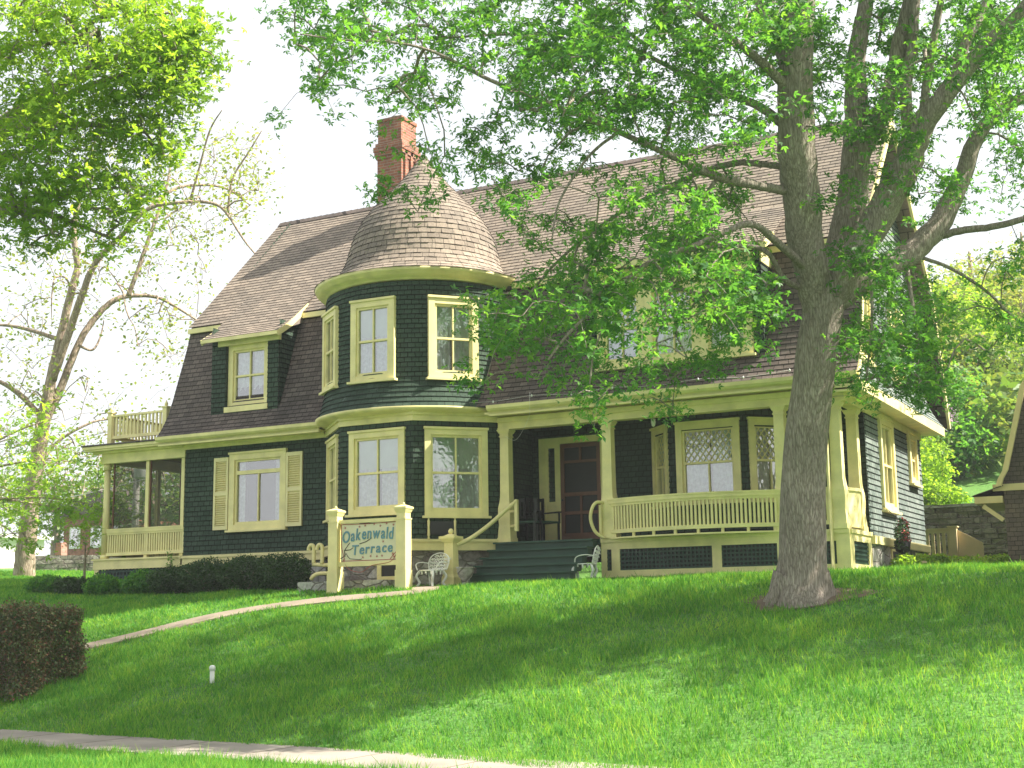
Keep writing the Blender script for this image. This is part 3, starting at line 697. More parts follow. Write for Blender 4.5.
# reveals of the recessed window
for X_ in (dx0+.42, dx1-.32):
    mb.face([(X_, dy, 6.45), (X_, dy+.35, 6.45), (X_, dy+.35, 8.15), (X_, dy, 8.15)], [(0, 0), (3, 0), (3, 15), (0, 15)])
dm = mb.build('dormer', M_side, H)
mb = MB(); mb.box(dx0+.40, dx1-.30, dy-.03, dy+.3, 6.40, 6.53); mb.build('sill', M_cream, dm)
mb = MB(); mb.box(dx0+.20, dx1+.05, dy-.05, dy+.02, 8.0, 8.2); mb.box(dx0+.42, dx1-.32, dy, dy+.3, 8.03, 8.15); mb.build('frieze', M_cream, dm)
window(((dx0+dx1)/2+.05, dy+.13, 6.53), (1, 0), (0, -1), 1.22, 1.50, cw=.14, blind=False, sill=False, deep=.06)
mb = MB(); roofc(mb, -21.33, -19.05, [(24.55, 8.17), (25.0, 8.45), (26.3, 9.58)], .14)
mb.face([(-19.05, 24.55, 8.16), (-19.05, 25.0, 8.44), (-19.05, 25.75, 9.02), (-19.05, 25.6, 8.55)])
mb.build('dormer_roof', M_roof, dm)
mb = MB(); 
for a, b in (((24.55, 8.10), (25.0, 8.38)), ((25.0, 8.38), (25.75, 8.98))):
    mb.bar((-19.06, a[0], a[1]), (-19.06, b[0], b[1]), .03, .13)
    mb.bar((-21.32, a[0], a[1]), (-21.32, b[0], b[1]), .03, .13)
mb.box(-21.33, -19.05, 24.53, 24.56, 8.08, 8.165); mb.build('fascia', M_cream, dm)

# wide right dormer with three windows
ex0, ex1, ey = -11.22, -7.62, 24.85
wx = [(-11.09, -10.03), (-10.03, -8.87), (-8.87, -7.81)]
mb = MB(); courses(mb, [(ex0, ey), (ex1, ey)], 6.30, 8.55, [(b0-ex0+.08, b1-ex0-.08, 6.66, 8.0) for b0, b1 in wx])
courses(mb, [(ex1, ey), (ex1, 25.6)], 6.30, 8.62, []); courses(mb, [(ex0, 25.6), (ex0, ey)], 6.30, 8.62, [])
d2 = mb.build('dormer', M_side, H)
for b0, b1 in wx: window(((b0+b1)/2, ey-.01, 6.50), (1, 0), (0, -1), b1-b0-.002, 1.60, cw=.15, style='lattice', blind=False)
mb = MB(); mb.box(-11.13, -7.77, ey-.055, ey, 8.145, 8.48); mb.box(-11.16, -7.74, ey-.10, ey-.055, 8.40, 8.50); mb.box(ex1-.0, ex1+.03, ey-.02, 25.5, 8.3, 8.6); mb.build('frieze', M_cream, d2)
mb = MB(); roofc(mb, -11.40, -7.42, [(24.60, 8.62), (24.9, 8.74), (26.6, 9.89)], .14); mb.box(-11.4, -7.42, 24.59, 24.62, 8.50, 8.62)
mb.build('dormer_roof', M_roof, d2)
mb = MB(); mb.box(-11.41, -7.41, 24.56, 24.588, 8.50, 8.61); mb.bar((-7.43, 24.6, 8.57), (-7.43, 25.2, 8.9), .035, .12); mb.build('fascia', M_cream, d2)

# entrance porch --------------------------------------------------
ZD = 3.08
mb = MB(); mb.box(-13.55, XR, 24.98, 26.9, 2.98, ZD); mb.build('porch_floor', M_dgreen, H)
mb = MB(); mb.box(-13.55, XR+.0, 25.0, 26.6, 5.70, 5.74); mb.build('porch_ceiling', M_cream, H)
mb = MB(); mb.box(-13.5, XR+.06, 24.92, 25.18, 5.46, 5.70); mb.box(XR-.20, XR+.06, 25.18, 26.6, 5.46, 5.70)
mb.box(-13.5, XR+.10, 24.88, 24.92, 5.60, 5.70); mb.box(-13.5, XR+.08, 24.90, 24.92, 5.455, 5.49); mb.build('porch_beam', M_cream, H)
# inner walls
nb = [(-13.55, 26.6), (-10.70, 26.6), (-10.0, 25.9), (-8.40, 25.9), (-7.62, 26.68), (XR, 26.68)]
l1 = 2.85; l2 = .99; l3 = 1.6
mb = MB(); courses(mb, nb, ZD, 5.71, [(l1+.5-.28, l1+.5+.28, 3.9, 5.25), (l1+l2+.80-.58, l1+l2+.8+.58, 3.9, 5.25), (l1+l2+l3+.55-.42, l1+l2+l3+.55+.42, 3.9, 5.25), (.55, 1.9, ZD-.1, 5.2)])
mb.build('porch_inner_wall', M_side, H)
mb = MB(); courses(mb, [(XR, 26.6), (XR-.001, 26.7)], ZD, 5.7, []); mb.build('wall', M_side, H)
window((-10.35, 26.25, 3.78), (s45, -s45), (-s45, -s45), .76, 1.62, cw=.12, style='lattice')
window((-9.20, 25.9, 3.78), (1, 0), (0, -1), 1.36, 1.62, cw=.13, style='lattice')
window((-8.02, 26.28, 3.78), (s45, s45), (s45, -s45), .98, 1.62, cw=.12, style='lattice')
# front door set
mb = MB(); y = 26.6
mb.box(-13.36, -13.20, y-.06, y+.1, ZD, 5.42); mb.box(-13.20, -11.74, y-.06, y+.1, 5.28, 5.42); mb.box(-11.88, -11.74, y-.06, y+.1, ZD, 5.28); mb.box(-12.93, -12.84, y-.055, y+.1, ZD, 5.28)
mb.box(-13.20, -12.93, y-.03, y+.05, ZD, 3.95)
mb.box(-13.20, -13.14, y-.045, y+.05, 3.95, 5.28); mb.box(-12.98, -12.93, y-.045, y+.05, 3.95, 5.28)
mb.box(-13.14, -12.98, y-.045, y+.05, 5.20, 5.28); mb.box(-13.20, -12.93, y-.05, y+.05, 3.93, 4.02)
dr = mb.build('entrance_frame', M_cream, H)
mb = MB(); mb.box(-13.14, -12.98, y+.0, y+.01, 4.0, 5.2); mb.build('sidelight_pane', M_black, dr)
mb = MB(); X0, X1 = -12.84, -11.88; yy = y-.02
mb.box(X0, X0+.09, yy-.04, yy, ZD+.02, 5.27); mb.box(X1-.09, X1, yy-.04, yy, ZD+.02, 5.27)
for z0, z1 in ((ZD+.02, ZD+.24), (3.72, 3.79), (4.12, 4.20), (4.84, 4.90), (5.18, 5.27)): mb.box(X0+.09, X1-.09, yy-.038, yy-.002, z0, z1)
mb.box(-12.385, -12.335, yy-.035, yy-.004, ZD+.24, 4.12); mb.box(-12.385, -12.335, yy-.035, yy-.004, 4.90, 5.18)
dd = mb.build('screen_door', M_brown, H)
mb = MB(); mb.box(X0+.02, X1-.02, yy+.004, yy+.012, ZD+.05, 5.25); mb.build('screen', M_dark, dd)
mb = MB(); mb.lathe((X0+.05, yy-.07), [(.0, 4.02), (.02, 4.03), (.025, 4.05), (.0, 4.07)], 10); mb.build('knob', M_black, dd)
mb = MB(); mb.box(-13.4, -11.7, y+.55, y+.6, ZD, 5.5); mb.build('hall_shade', M_dark, H)  # flat near-black sheet in place of the hall's shade
# columns
def column(x, y, half=False, name='porch_column'):
    mb = MB()
    def sq(r0, r1, z0, z1):
        a = [(x-r0, y-r0, z0), (x+r0, y-r0, z0), (x+r0, y+r0, z0), (x-r0, y+r0, z0)]; b = [(x-r1, y-r1, z1), (x+r1, y-r1, z1), (x+r1, y+r1, z1), (x-r1, y+r1, z1)]
        mb.face(a[::-1]); mb.face(b)
        for i in range(4): mb.face([a[i], a[(i+1) % 4], b[(i+1) % 4], b[i]])
    sq(.16, .16, ZD, 3.18); sq(.148, .142, 3.18, 3.30)
    L = [(.142, 3.30), (.128, 3.45), (.142, 3.66), (.14, 3.80), (.118, 3.92), (.108, 4.02), (.104, 4.15)]
    for (r0, z0), (r1, z1) in zip(L[:-1], L[1:]): sq(r0, r1, z0, z1)
    sq(.104, .098, 4.15, 5.30); sq(.115, .115, 5.30, 5.325); sq(.10, .105, 5.325, 5.38); sq(.12, .14, 5.38, 5.43); sq(.148, .148, 5.43, 5.459)
    # carved diamond on the shaft
    mb.bar((x-.05, y-.103, 4.66), (x, y-.103, 4.72), .012, .01); mb.bar((x+.05, y-.103, 4.66), (x, y-.103, 4.72), .012, .01)
    mb.bar((x-.05, y-.103, 4.66), (x, y-.103, 4.60), .012, .01); mb.bar((x+.05, y-.103, 4.66), (x, y-.103, 4.60), .012, .01)
    mb.build(name, M_cream, H)
for cx_, cy_ in ((-13.38, 25.06), (-11.03, 25.06), (-7.44, 25.06), (-6.38, 25.06), (-6.38, 26.35)): column(cx_, cy_)
# skirt with lattice
mb = MB(); x0, x1 = -11.20, XR+.02
def panel(mb, o, e, n, u0, u1, stiles):
    f = lambda a, b, c, d, z0, z1: mb.fbox(o, e, n, a, b, c, d, z0, z1)
    f(u0, u1, -.04, .03, 2.86, 3.075); f(u0, u1, -.04, .03, 2.15, 2.44); f(u0, u1, .03, .06, 3.00, 3.076)
    for a, b in stiles: f(a, b, -.04, .028, 2.44, 2.86)
ox = np.array((0, 24.99, 0))
st = [(-11.20, -11.08), (-10.98, -10.80), (-8.87, -8.68), (-7.58, -7.40), (-6.46, XR+.02)]
panel(mb, ox, (1, 0, 0), (0, -1, 0), x0, x1, st)
panel(mb, (XR, 0, 0), (0, 1, 0), (1, 0, 0), 25.0, 26.6, [(25.0, 25.22), (26.36, 26.6)])
mb.box(-11.22, -11.16, 25.0, 26.5, 2.2, 3.07)
mb.build('porch_skirt', M_cream, H)
def lattice(mb, o, e, n, u0, u1, z0, z1, st=.082, w_=.036):
    u = u0
    while u < u1: mb.fbox(o, e, n, u, min(u+w_, u1), -.008, .004, z0, z1); u += st
    z = z0
    while z < z1: mb.fbox(o, e, n, u0, u1, .0045, .014, z, min(z+w_, z1)); z += st
mb = MB()
for a, b in ((-11.08, -10.98), (-10.80, -8.87), (-8.68, -7.58), (-7.40, -6.46)): lattice(mb, ox, (1, 0, 0), (0, -1, 0), a, b, 2.44, 2.86)
lattice(mb, (XR, 0, 0), (0, 1, 0), (1, 0, 0), 25.22, 26.36, 2.44, 2.86); mb.build('lattice', M_lat, H)
mb = MB(); mb.box(-11.1, XR-.12, 25.10, 25.14, 2.0, 2.97); mb.box(XR-.18, XR-.12, 25.14, 26.6, 2.0, 2.97); mb.build('crawl_shade', M_dark, H)  # dark sheets added behind the lattice as painted shade under the porch
# bowed front railing
def bow(t): # plan curve between the columns
    x = -11.0+t*(11.0-7.44+.0); return np.array((x, 24.98-.42*math.sin(math.pi*min(max(t, 0), 1))**.8))
pts = [bow(t) for t in np.linspace(0, 1, 41)]
def railing(mb, pts, z0, z1, bal=.10, rt=.055, bw=.026, post_gap=None):
    band(mb, pts, -rt, rt, z1-.07, z1); band(mb, pts, -rt*1.25, rt*1.25, z1, z1+.03)
    band(mb, pts, -.03, .03, z1-.12, z1-.07)
    band(mb, pts, -.04, .04, z0, z0+.075)
    L = [0]
    for a, b in zip(pts[:-1], pts[1:]): L.append(L[-1]+float(np.linalg.norm(np.array(b)-np.array(a))))
    s = bal/2; xs_ = [p[0] for p in pts]; ys_ = [p[1] for p in pts]
    while s < L[-1]:
        x = np.interp(s, L, xs_); y = np.interp(s, L, ys_); mb.box(x-bw, x+bw, y-.018, y+.018, z0+.07, z1-.07); s += bal
mb = MB(); railing(mb, [tuple(p) for p in pts], 3.17, 3.83, bal=.080, bw=.021)
for t in np.linspace(.04, .96, 8):
    p = bow(t); mb.box(p[0]-.025, p[0]+.025, p[1]-.02, p[1]+.03, 3.09, 3.18)
rl = mb.build('porch_railing', M_cream, H)
mb = MB(); P2 = [tuple(bow(t)-np.array((0, .05))) for t in np.linspace(0, 1, 41)]
for a, b in zip(P2[:-1], P2[1:]):
    mb.face([(a[0], a[1], 3.092), (b[0], b[1], 3.092), (b[0], 25.0, 3.092), (a[0], 25.0, 3.092)]); mb.face([(a[0], a[1], 3.062), (b[0], b[1], 3.062), (b[0], 25.0, 3.062), (a[0], 25.0, 3.062)])
    mb.face([(a[0], a[1], 3.062), (b[0], b[1], 3.062), (b[0], b[1], 3.092), (a[0], a[1], 3.092)])
mb.build('balcony_lip', M_cream, H)
mb = MB(); railing(mb, [(-7.3, 24.98), (-6.52, 24.98)], 3.17, 3.83, bal=.11); mb.build('porch_railing', M_cream, H)
mb = MB()   # bowed solid parapet on the right end
ptr = [(XR-.08+.10*math.sin(math.pi*t), 25.25+t*.92) for t in np.linspace(0, 1, 13)]
band(mb, ptr, -.03, .03, 3.12, 3.80); band(mb, ptr, -.06, .06, 3.80, 3.86); mb.build('porch_parapet', M_cream, H)
mb = MB(); mb.tube([(-6.55, 24.55, 5.78), (-6.55, 24.7, 5.6), (-6.52, 24.90, 5.45), (-6.52, 24.90, 2.35), (-6.52, 24.78, 2.28)], .035, 8); mb.build('downspout', M_cream, H)
# steps
mb = MB()
for k in range(5):
    z1 = ZD-.0-k*.165; y1 = 24.98-k*.27
    mb.box(-13.52-(.02 if k > 1 else 0), -11.26, y1-.30, y1+.02, z1-.035-.165*(k > 0)*0, z1-.002 if k == 0 else z1)
    mb.box(-13.50, -11.28, y1-.23, y1+.0, z1-.165, z1-.036)
mb.box(-13.5, -11.28, 23.9, 24.98, 1.9, 2.26)
# (first tread is the porch floor edge)
mb.build('front_steps', M_dgreen, H)
# left newel and curved hand rail, right curved rail
mb = MB()
nx, ny = -13.86, 23.55
def sqp(mb, x, y, r0, r1, z0, z1):
    a = [(x-r0, y-r0, z0), (x+r0, y-r0, z0), (x+r0, y+r0, z0), (x-r0, y+r0, z0)]; b = [(x-r1, y-r1, z1), (x+r1, y-r1, z1), (x+r1, y+r1, z1), (x-r1, y+r1, z1)]
    mb.face(a[::-1]); mb.face(b)
    for i in range(4): mb.face([a[i], a[(i+1) % 4], b[(i+1) % 4], b[i]])
for r0, r1, z0, z1 in ((.15, .14, 2.0, 2.35), (.14, .115, 2.35, 2.42), (.115, .10, 2.42, 3.05), (.12, .17, 3.05, 3.12), (.18, .18, 3.12, 3.17), (.12, .04, 3.17, 3.22)): sqp(mb, nx, ny, r0, r1, z0, z1)
mb.lathe((nx, ny), [(.02, 3.21), (.05, 3.25), (.055, 3.28), (.03, 3.32), (0, 3.33)], 12)
mb.build('newel_post', M_cream, H)
mb = MB(); hr = smoothline([(nx+.08, ny+.05, 3.0), (-13.62, 23.9, 3.13), (-13.46, 24.4, 3.42), (-13.2, 24.72, 3.76), (-13.0, 24.80, 3.93)], 6)
mb.tube(hr, .045, 8); mb.bar((-13.02, 24.8, 3.95), (-13.02, 24.8, 3.30), .07, .07); mb.bar((-13.02, 24.82, 3.72), (-13.3, 25.0, 3.72), .05, .05); mb.bar((-13.02, 24.82, 3.42), (-13.3, 25.0, 3.42), .05, .05)
mb.build('hand_rail', M_cream, H)
mb = MB(); hr = smoothline([(-11.12, 24.92, 3.80), (-11.20, 24.80, 3.80), (-11.27, 24.74, 3.70), (-11.30, 24.70, 3.5), (-11.27, 24.72, 3.32), (-11.20, 24.76, 3.18), (-11.08, 24.84, 3.09)], 6)
mb.tube(hr, .034, 8); mb.bar((-11.16, 24.88, 3.75), (-11.16, 24.88, 3.15), .05, .05); mb.build('hand_rail', M_cream, H)

# screened side porch on the left ------------------------------------
px0, px1, py0, py1 = -24.80, XL, 25.0, 28.6
mb = MB(); mb.box(px0-.15, px1, py0-.05, py1, 2.84, 3.06); mb.box(px0-.18, px1-.02, py0-.09, py1, 3.06, 3.10); mb.build('side_porch_floor', M_cream, H)
mb = MB(); mb.box(px0+.0, px1, py0-.04, py0+.14, 5.46, 5.74); mb.box(px0+.0, px0+.18, py0+.14, py1, 5.46, 5.74); mb.box(px0+.18, px1, py1-.15, py1, 5.46, 5.74)
mb.box(px0-.26, px1+.1, py0-.36, py1+.3, 5.745, 5.79); mb.box(px0-.30, px1-.42, py0-.40, py1+.3, 5.79, 5.86); mb.box(px0-.2, px1, py0-.15, py0-.04, 5.70, 5.745)
mb.build('side_porch_beam', M_cream, H)
mb = MB(); mb.box(px0-.33, px1-.46, py0-.43, py1+.33, 5.862, 5.90); mb.build('side_porch_roof', M_roofL, H)
mb = MB(); mb.box(px0+.18, px1-.01, py0+.14, py1-.15, 5.72, 5.74); mb.build('side_porch_ceiling', M_brown, H)
for (x, y, t) in ((px0+.09, py0+.09, 1), (px0+.09, py1-.09, 1), (-23.35, py0+.09, 0), (-22.22, py0+.09, 0), (px0+.09, 26.9, 0), (-23.35, py1-.09, 0)):
    mb = MB()
    if t:
        for r0, r1, z0, z1 in ((.115, .115, 3.10, 3.2), (.095, .075, 3.2, 5.3), (.10, .10, 5.3, 5.46)): mb.lathe((x, y), [(r0, z0), (r1, z1)], 14)
    else: mb.box(x-.05, x+.05, y-.05, y+.05, 3.10, 5.46)
    mb.build('side_porch_post', M_cream, H)
mb = MB()
railing(mb, [(px0+.2, py0+.05), (px1-.02, py0+.05)], 3.17, 3.80, bal=.075, bw=.02); railing(mb, [(px0+.05, py1), (px0+.05, py0+.2)], 3.17, 3.80, bal=.075, bw=.02)
mb.build('side_porch_railing', M_cream, H)
mb = MB()
for a, b in ((px0+.3, -23.40), (-23.30, -22.27)):
    mb.box(a, a+.035, py0+.08, py0+.11, 3.84, 5.46); mb.box(b-.035, b, py0+.08, py0+.11, 3.84, 5.46); 
mb.box((-23.3-22.27)/2-.02, (-23.3-22.27)/2+.02, py0+.6, py0+.63, 3.2, 5.46)
sf = mb.build('screen_frame', M_brown, H)
mb = MB(); mb.face([(px0+.3, py0+.1, 3.8), (px1, py0+.1, 3.8), (px1, py0+.1, 5.46), (px0+.3, py0+.1, 5.46)]); mb.face([(px0+.1, py0+.1, 3.1), (px0+.1, py1-.1, 3.1), (px0+.1, py1-.1, 5.46), (px0+.1, py0+.1, 5.46)])
mb.face([(px0+.1, py1-.06, 3.1), (px1, py1-.06, 3.1), (px1, py1-.06, 5.46), (px0+.1, py1-.06, 5.46)])
mb.build('insect_screen', M_screen, sf)
mb = MB(); lattice(mb, (0, py0+.0, 0), (1, 0, 0), (0, -1, 0), px0+.02, px1, 2.1, 2.84, .11, .045); mb.build('lattice', M_lat, H)
mb = MB(); mb.box(px0+.1, px1, py0+.12, py0+.16, 1.9, 2.83); mb.box(px0+.1, px0+.14, py0+.16, py1, 1.9, 2.83); mb.build('crawl_shade', M_dark, H)  # dark sheets again imitate the shade below the floor
mb = MB(); mb.box(px0-.12, px0+.02, py0-.03, py0+.08, 2.0, 2.84); mb.build('side_porch_post', M_cream, H)
# balcony railing on its roof
mb = MB()
for seg in ([(px0+.05, py0+.2), (-22.95, py0+.2)], [(px0+.05, py1), (px0+.05, py0+.2)], [(-22.95, py1), (px0+.05, py1)]):
    band(mb, seg, -.035, .035, 6.66, 6.71); band(mb, seg, -.03, .03, 6.10, 6.18)
    a, b = np.array(seg[0]), np.array(seg[1]); n = int(np.linalg.norm(b-a)/.115)
    for k in range(n):
        p = a+(b-a)*(k+.5)/n; mb.box(p[0]-.024, p[0]+.024, p[1]-.018, p[1]+.018, 6.18, 6.66)
br_ = mb.build('balcony_railing', M_cream, H)
for (x, y) in ((px0+.05, py0+.2), (-22.95, py0+.2), (px0+.05, py1), (-23.0, py1)):
    mb = MB(); mb.box(x-.065, x+.065, y-.065, y+.065, 5.90, 6.76); sqp(mb, x, y, .09, .09, 6.76, 6.80); mb.lathe((x, y), [(.02, 6.80), (.05, 6.85), (.03, 6.90), (0, 6.97)], 10); mb.build('post', M_cream, br_)

# ------------------------------------------------------------------ smaller things at the house
# sign
sx0, sx1, sy = -16.0, -14.38, 22.6
S = thing('house_sign', (-15.2, sy, gzf(-15.2, sy)), 'painted wooden sign reading Oakenwald Terrace between two cream posts', 'sign')
for x in (sx0, sx1):
    gq = gzf(x, sy)-.1; mb = MB()
    sqp(mb, x, sy, .125, .125, gq, 2.5); sqp(mb, x, sy, .11, .11, 2.5, 3.48); sqp(mb, x, sy, .12, .12, 3.48, 3.51); sqp(mb, x, sy, .10, .10, 3.51, 3.64); sqp(mb, x, sy, .11, .138, 3.62, 3.69); sqp(mb, x, sy, .145, .145, 3.69, 3.73); sqp(mb, x, sy, .14, .04, 3.73, 3.77)
    mb.lathe((x, sy), [(.015, 3.765), (.028, 3.785), (.028, 3.80), (0, 3.825)], 10)
    mb.build('post', M_cream, S)
for z0_, z1_, t_ in ((3.46, 3.53, .05), (2.60, 2.69, .04)):
    mb = MB(); mb.box(sx0+.11, sx1-.11, sy-t_, sy+t_, z0_, z1_); mb.build('rail', M_cream, S)
mb = MB(); mb.box(sx0+.14, sx1-.14, sy-.02, sy+.02, 2.69, 3.46); bd = mb.build('sign_board', M_signbg, S)
mb = MB()
for a, b in (((sx0+.15, 3.44), (sx0+.75, 3.43)), ((sx0+.75, 3.43), (sx1-.15, 3.445)), ((sx0+.155, 3.44), (sx0+.155, 3.0)), ((sx0+.155, 3.0), (sx0+.24, 2.72)), ((sx0+.16, 2.71), (sx1-.16, 2.71)), ((sx1-.30, 2.72), (sx1-.16, 2.86))):
    mb.bar((a[0], sy-.022, a[1]), (b[0], sy-.022, b[1]), .008, .012, up=(0, 1, 0)) if False else mb.bar((a[0], sy-.023, a[1]), (b[0], sy-.023, b[1]), .006, .012)
def oakleaf(mb, x, z, s, a, y=None):
    y = y or sy-.024
    for k in range(5):
        t = a+k*2*math.pi/5; 
        mb.face([(x, y, z), (x+s*.35*math.cos(t-.5), y, z+s*.35*math.sin(t-.5)), (x+s*math.cos(t), y, z+s*math.sin(t)), (x+s*.35*math.cos(t+.5), y, z+s*.35*math.sin(t+.5))])
for fx, z, s in ((.08, 3.37, .04), (.34, 3.38, .035), (.44, 3.40, .035), (.60, 3.42, .035), (.71, 3.38, .035), (.82, 3.42, .035), (.94, 3.39, .035), (.76, 3.07, .035), (.40, 2.77, .035), (.54, 2.79, .035), (.65, 2.78, .035), (.74, 2.79, .035), (.93, 2.82, .04), (.95, 2.76, .035)):
    oakleaf(mb, sx0+.14+fx*(sx1-sx0-.28), z, s, fx*9)
mb.build('leaf_border', M_red, bd)
mb = MB()
tw = [(.0, 2.76), (.06, 2.80), (.10, 2.86), (.13, 2.80), (.17, 2.75), (.34, 2.73), (.38, 2.74)]
tw2 = [(.08, 2.80), (.07, 2.92), (.15, 3.05), (.17, 3.07)]; tw3 = [(.07, 2.92), (.18, 2.93), (.22, 2.97)]; tw4 = [(.34, 3.04), (.46, 3.08), (.56, 3.15)]; tw5 = [(.34, 3.44), (.5, 3.445), (.6, 3.43)]
for t in (tw, tw2, tw3, tw4, tw5):
    mb.tube([(sx0+.14+a*(sx1-sx0-.28), sy-.024, b) for a, b in t], [.009-.004*k/len(t) for k in range(len(t))], 5)
mb.build('painted_twig', M_black, bd)
def letters(txt, x0, x1, z0, z1, hgt, name, mat, parent, y, arc=0.0, tilt=0.0):
    adv = []
    meshes = []
    for c in txt:
        cu = bpy.data.curves.new('glyph', 'FONT'); cu.body = c; cu.size = 1; cu.offset = .012; cu.extrude = .03
        ob = bpy.data.objects.new('glyph', cu); COL.objects.link(ob); dg = bpy.context.evaluated_depsgraph_get(); dg.update()
        me = bpy.data.meshes.new_from_object(ob.evaluated_get(dg)); V = [v.co.copy() for v in me.vertices]; Fc = [tuple(p.vertices) for p in me.polygons]
        bpy.data.objects.remove(ob); bpy.data.curves.remove(cu); bpy.data.meshes.remove(me)
        xs_ = [v.x for v in V]; meshes.append((V, Fc, min(xs_), max(xs_))); adv.append(max(xs_)-min(xs_)+.14)
    tot = sum(adv)-.14; sx = (x1-x0)/tot; mb = MB(); u = 0
    for (V, Fc, mn, mxx), a in zip(meshes, adv):
        base = len(mb.v); t = (u+(a-.14)/2)/tot
        zz = z0+(z1-z0)*t+arc*math.sin(math.pi*t)
        for v in V: mb.v.append((x0+(u+v.x-mn)*sx+v.y*hgt*.10, y-.006-v.z*.3, zz+v.y*hgt))
        for f in Fc: mb.f.append(tuple(base+i for i in f)); mb.uv.append([(0, 0)]*len(f)); mb.sm.append(False)
        u += a
    return mb.build(name, mat, parent)
bw_ = sx1-sx0-.28
letters('Oakenwald', sx0+.14+.03*bw_, sx0+.14+.93*bw_, 3.06, 3.11, .33, 'lettering', M_letter, bd, sy-.02, arc=.05)
letters('Terrace', sx0+.14+.20*bw_, sx0+.14+.92*bw_, 2.82, 2.86, .28, 'lettering', M_letter, bd, sy-.02, arc=.01)
mb = MB(); mb.tube(smoothline([(sx0+.2, sy-.03, 2.75), (sx0+.35, sy-.04, 2.55), (sx0+.65, sy-.04, 2.48), (sx0+.9, sy-.05, 2.60), (sx1-.3, sy-.04, 2.66), (sx1-.16, sy-.03, 2.80)], 6), .006, 5); mb.build('wire', M_red, S)

# white cast iron garden chairs
def iron_chair(loc, rotz, label):
    T = thing('garden_chair', (0, 0, 0), label, 'garden chair', 'white cast iron chairs by the front steps')
    # built facing -y
    rr = random.Random(3)
    mb = MB()
    for k in range(9):
        for j in range(5):
            x = -.2+k*.05; z = .45+.03+j*.085; x2 = x*(1+.08*j)
            if z > .8+.06*math.cos(x*9): continue
            y = .20+.05*j*.5
            for t in range(0, 5):
                a = t*2*math.pi/5+rr.random(); mb.bar((x2, y, z), (x2+.045*math.cos(a), y+.004*t, z+.045*math.sin(a)), .014, .014)
    mb.tube(smoothline([(-.23, .2, .44), (-.27, .24, .66), (-.2, .27, .83), (0, .285, .90), (.2, .27, .83), (.27, .24, .66), (.23, .2, .44)], 5), .014, 6)
    mb.build('backrest', M_white, T)
    mb = MB()
    mb.lathe((0, 0), [(.0, .42), (.25, .42), (.26, .435), (.25, .45), (0, .45)], 18); 
    for k in range(14):
        a = k*2*math.pi/14; mb.bar((.245*math.cos(a), .245*math.sin(a), .43), (.24*math.cos(a), .24*math.sin(a), .33+.03*(k % 2)), .03, .012)
    mb.build('seat', M_white, T)
    for s in (-1, 1):
        mb = MB(); mb.tube(smoothline([(s*.26, .24, .64), (s*.32, .05, .66), (s*.31, -.12, .60), (s*.24, -.16, .45)], 5), .014, 6); mb.build('armrest', M_white, T)
    for sx_, sy_ in ((-1, -1), (1, -1), (-1, 1), (1, 1)):
        mb = MB(); mb.tube(smoothline([(sx_*.18, sy_*.16, .42), (sx_*.22, sy_*.21, .28), (sx_*.17, sy_*.17, .12), (sx_*.23, sy_*.23, .0)], 5), [.028]*15+[.018], 6); mb.build('leg', M_white, T)
    T.location = loc; T.rotation_euler = (0, 0, rotz); T.scale = (.98, .95, .76); WO[T.name] = np.array(loc); return T
q = np.array((-14.05, 23.1, 0)); 
ch1 = iron_chair((q[0], q[1], gzf(q[0], q[1])), R(-10), 'white cast iron garden chair between the sign and the newel post')
ch2 = copy_thing(ch1, (-11.22, 24.2, gzf(-11.22, 24.2)), R(-75), 'white cast iron garden chair turned sideways at the right end of the steps')
# urn
ux, uy = -13.42, 23.35; uz = gzf(ux, uy)
mb = MB(); mb.lathe((ux, uy), [(.10, uz), (.11, uz+.03), (.06, uz+.06), (.055, uz+.10), (.13, uz+.18), (.17, uz+.28), (.16, uz+.33), (.19, uz+.35), (.185, uz+.37), (.14, uz+.36), (.13, uz+.30), (0, uz+.28)], 20)
tag(mb.build('garden_urn', M_found), 'small grey stone urn beside the newel post at the steps', 'urn')
# porch chairs
def porch_chair(loc, rotz, label):
    T = thing('porch_armchair', (0, 0, 0), label, 'chair', 'dark chairs on the front porch')
    for nm, bxs in (('seat', [(-.27, .27, -.25, .25, .42, .46)]), ('backrest', [(-.27, -.23, .22, .26, .46, .98), (.23, .27, .22, .26, .46, .98), (-.23, .23, .225, .255, .90, .97), (-.23, .23, .225, .255, .55, .60)]+[(-.2+k*.08, -.17+k*.08, .23, .25, .60, .90) for k in range(6)]),
                    ('armrest', [(-.31, -.24, -.27, .22, .64, .67), (-.29, -.26, -.25, -.21, .42, .64)]), ('armrest', [(.24, .31, -.27, .22, .64, .67), (.26, .29, -.25, -.21, .42, .64)])):
        mb = MB()
        for b in bxs: mb.box(*b)
        mb.build(nm, M_black if nm != 'seat' else M_dgreen, T)
    for a, b in ((-1, -1), (1, -1), (-1, 1), (1, 1)):
        mb = MB(); mb.box(a*.25-.02, a*.25+.02, b*.23-.02, b*.23+.02, 0, .42); mb.build('leg', M_black, T)
    T.location = loc; T.rotation_euler = (0, 0, rotz); WO[T.name] = np.array(loc); return T
pc = porch_chair((-12.90, 25.75, ZD), R(70), 'dark slatted porch armchair in front of the door sidelight')
copy_thing(pc, (-13.22, 25.25+.25, ZD), R(20), 'dark slatted porch armchair close behind the left porch column')
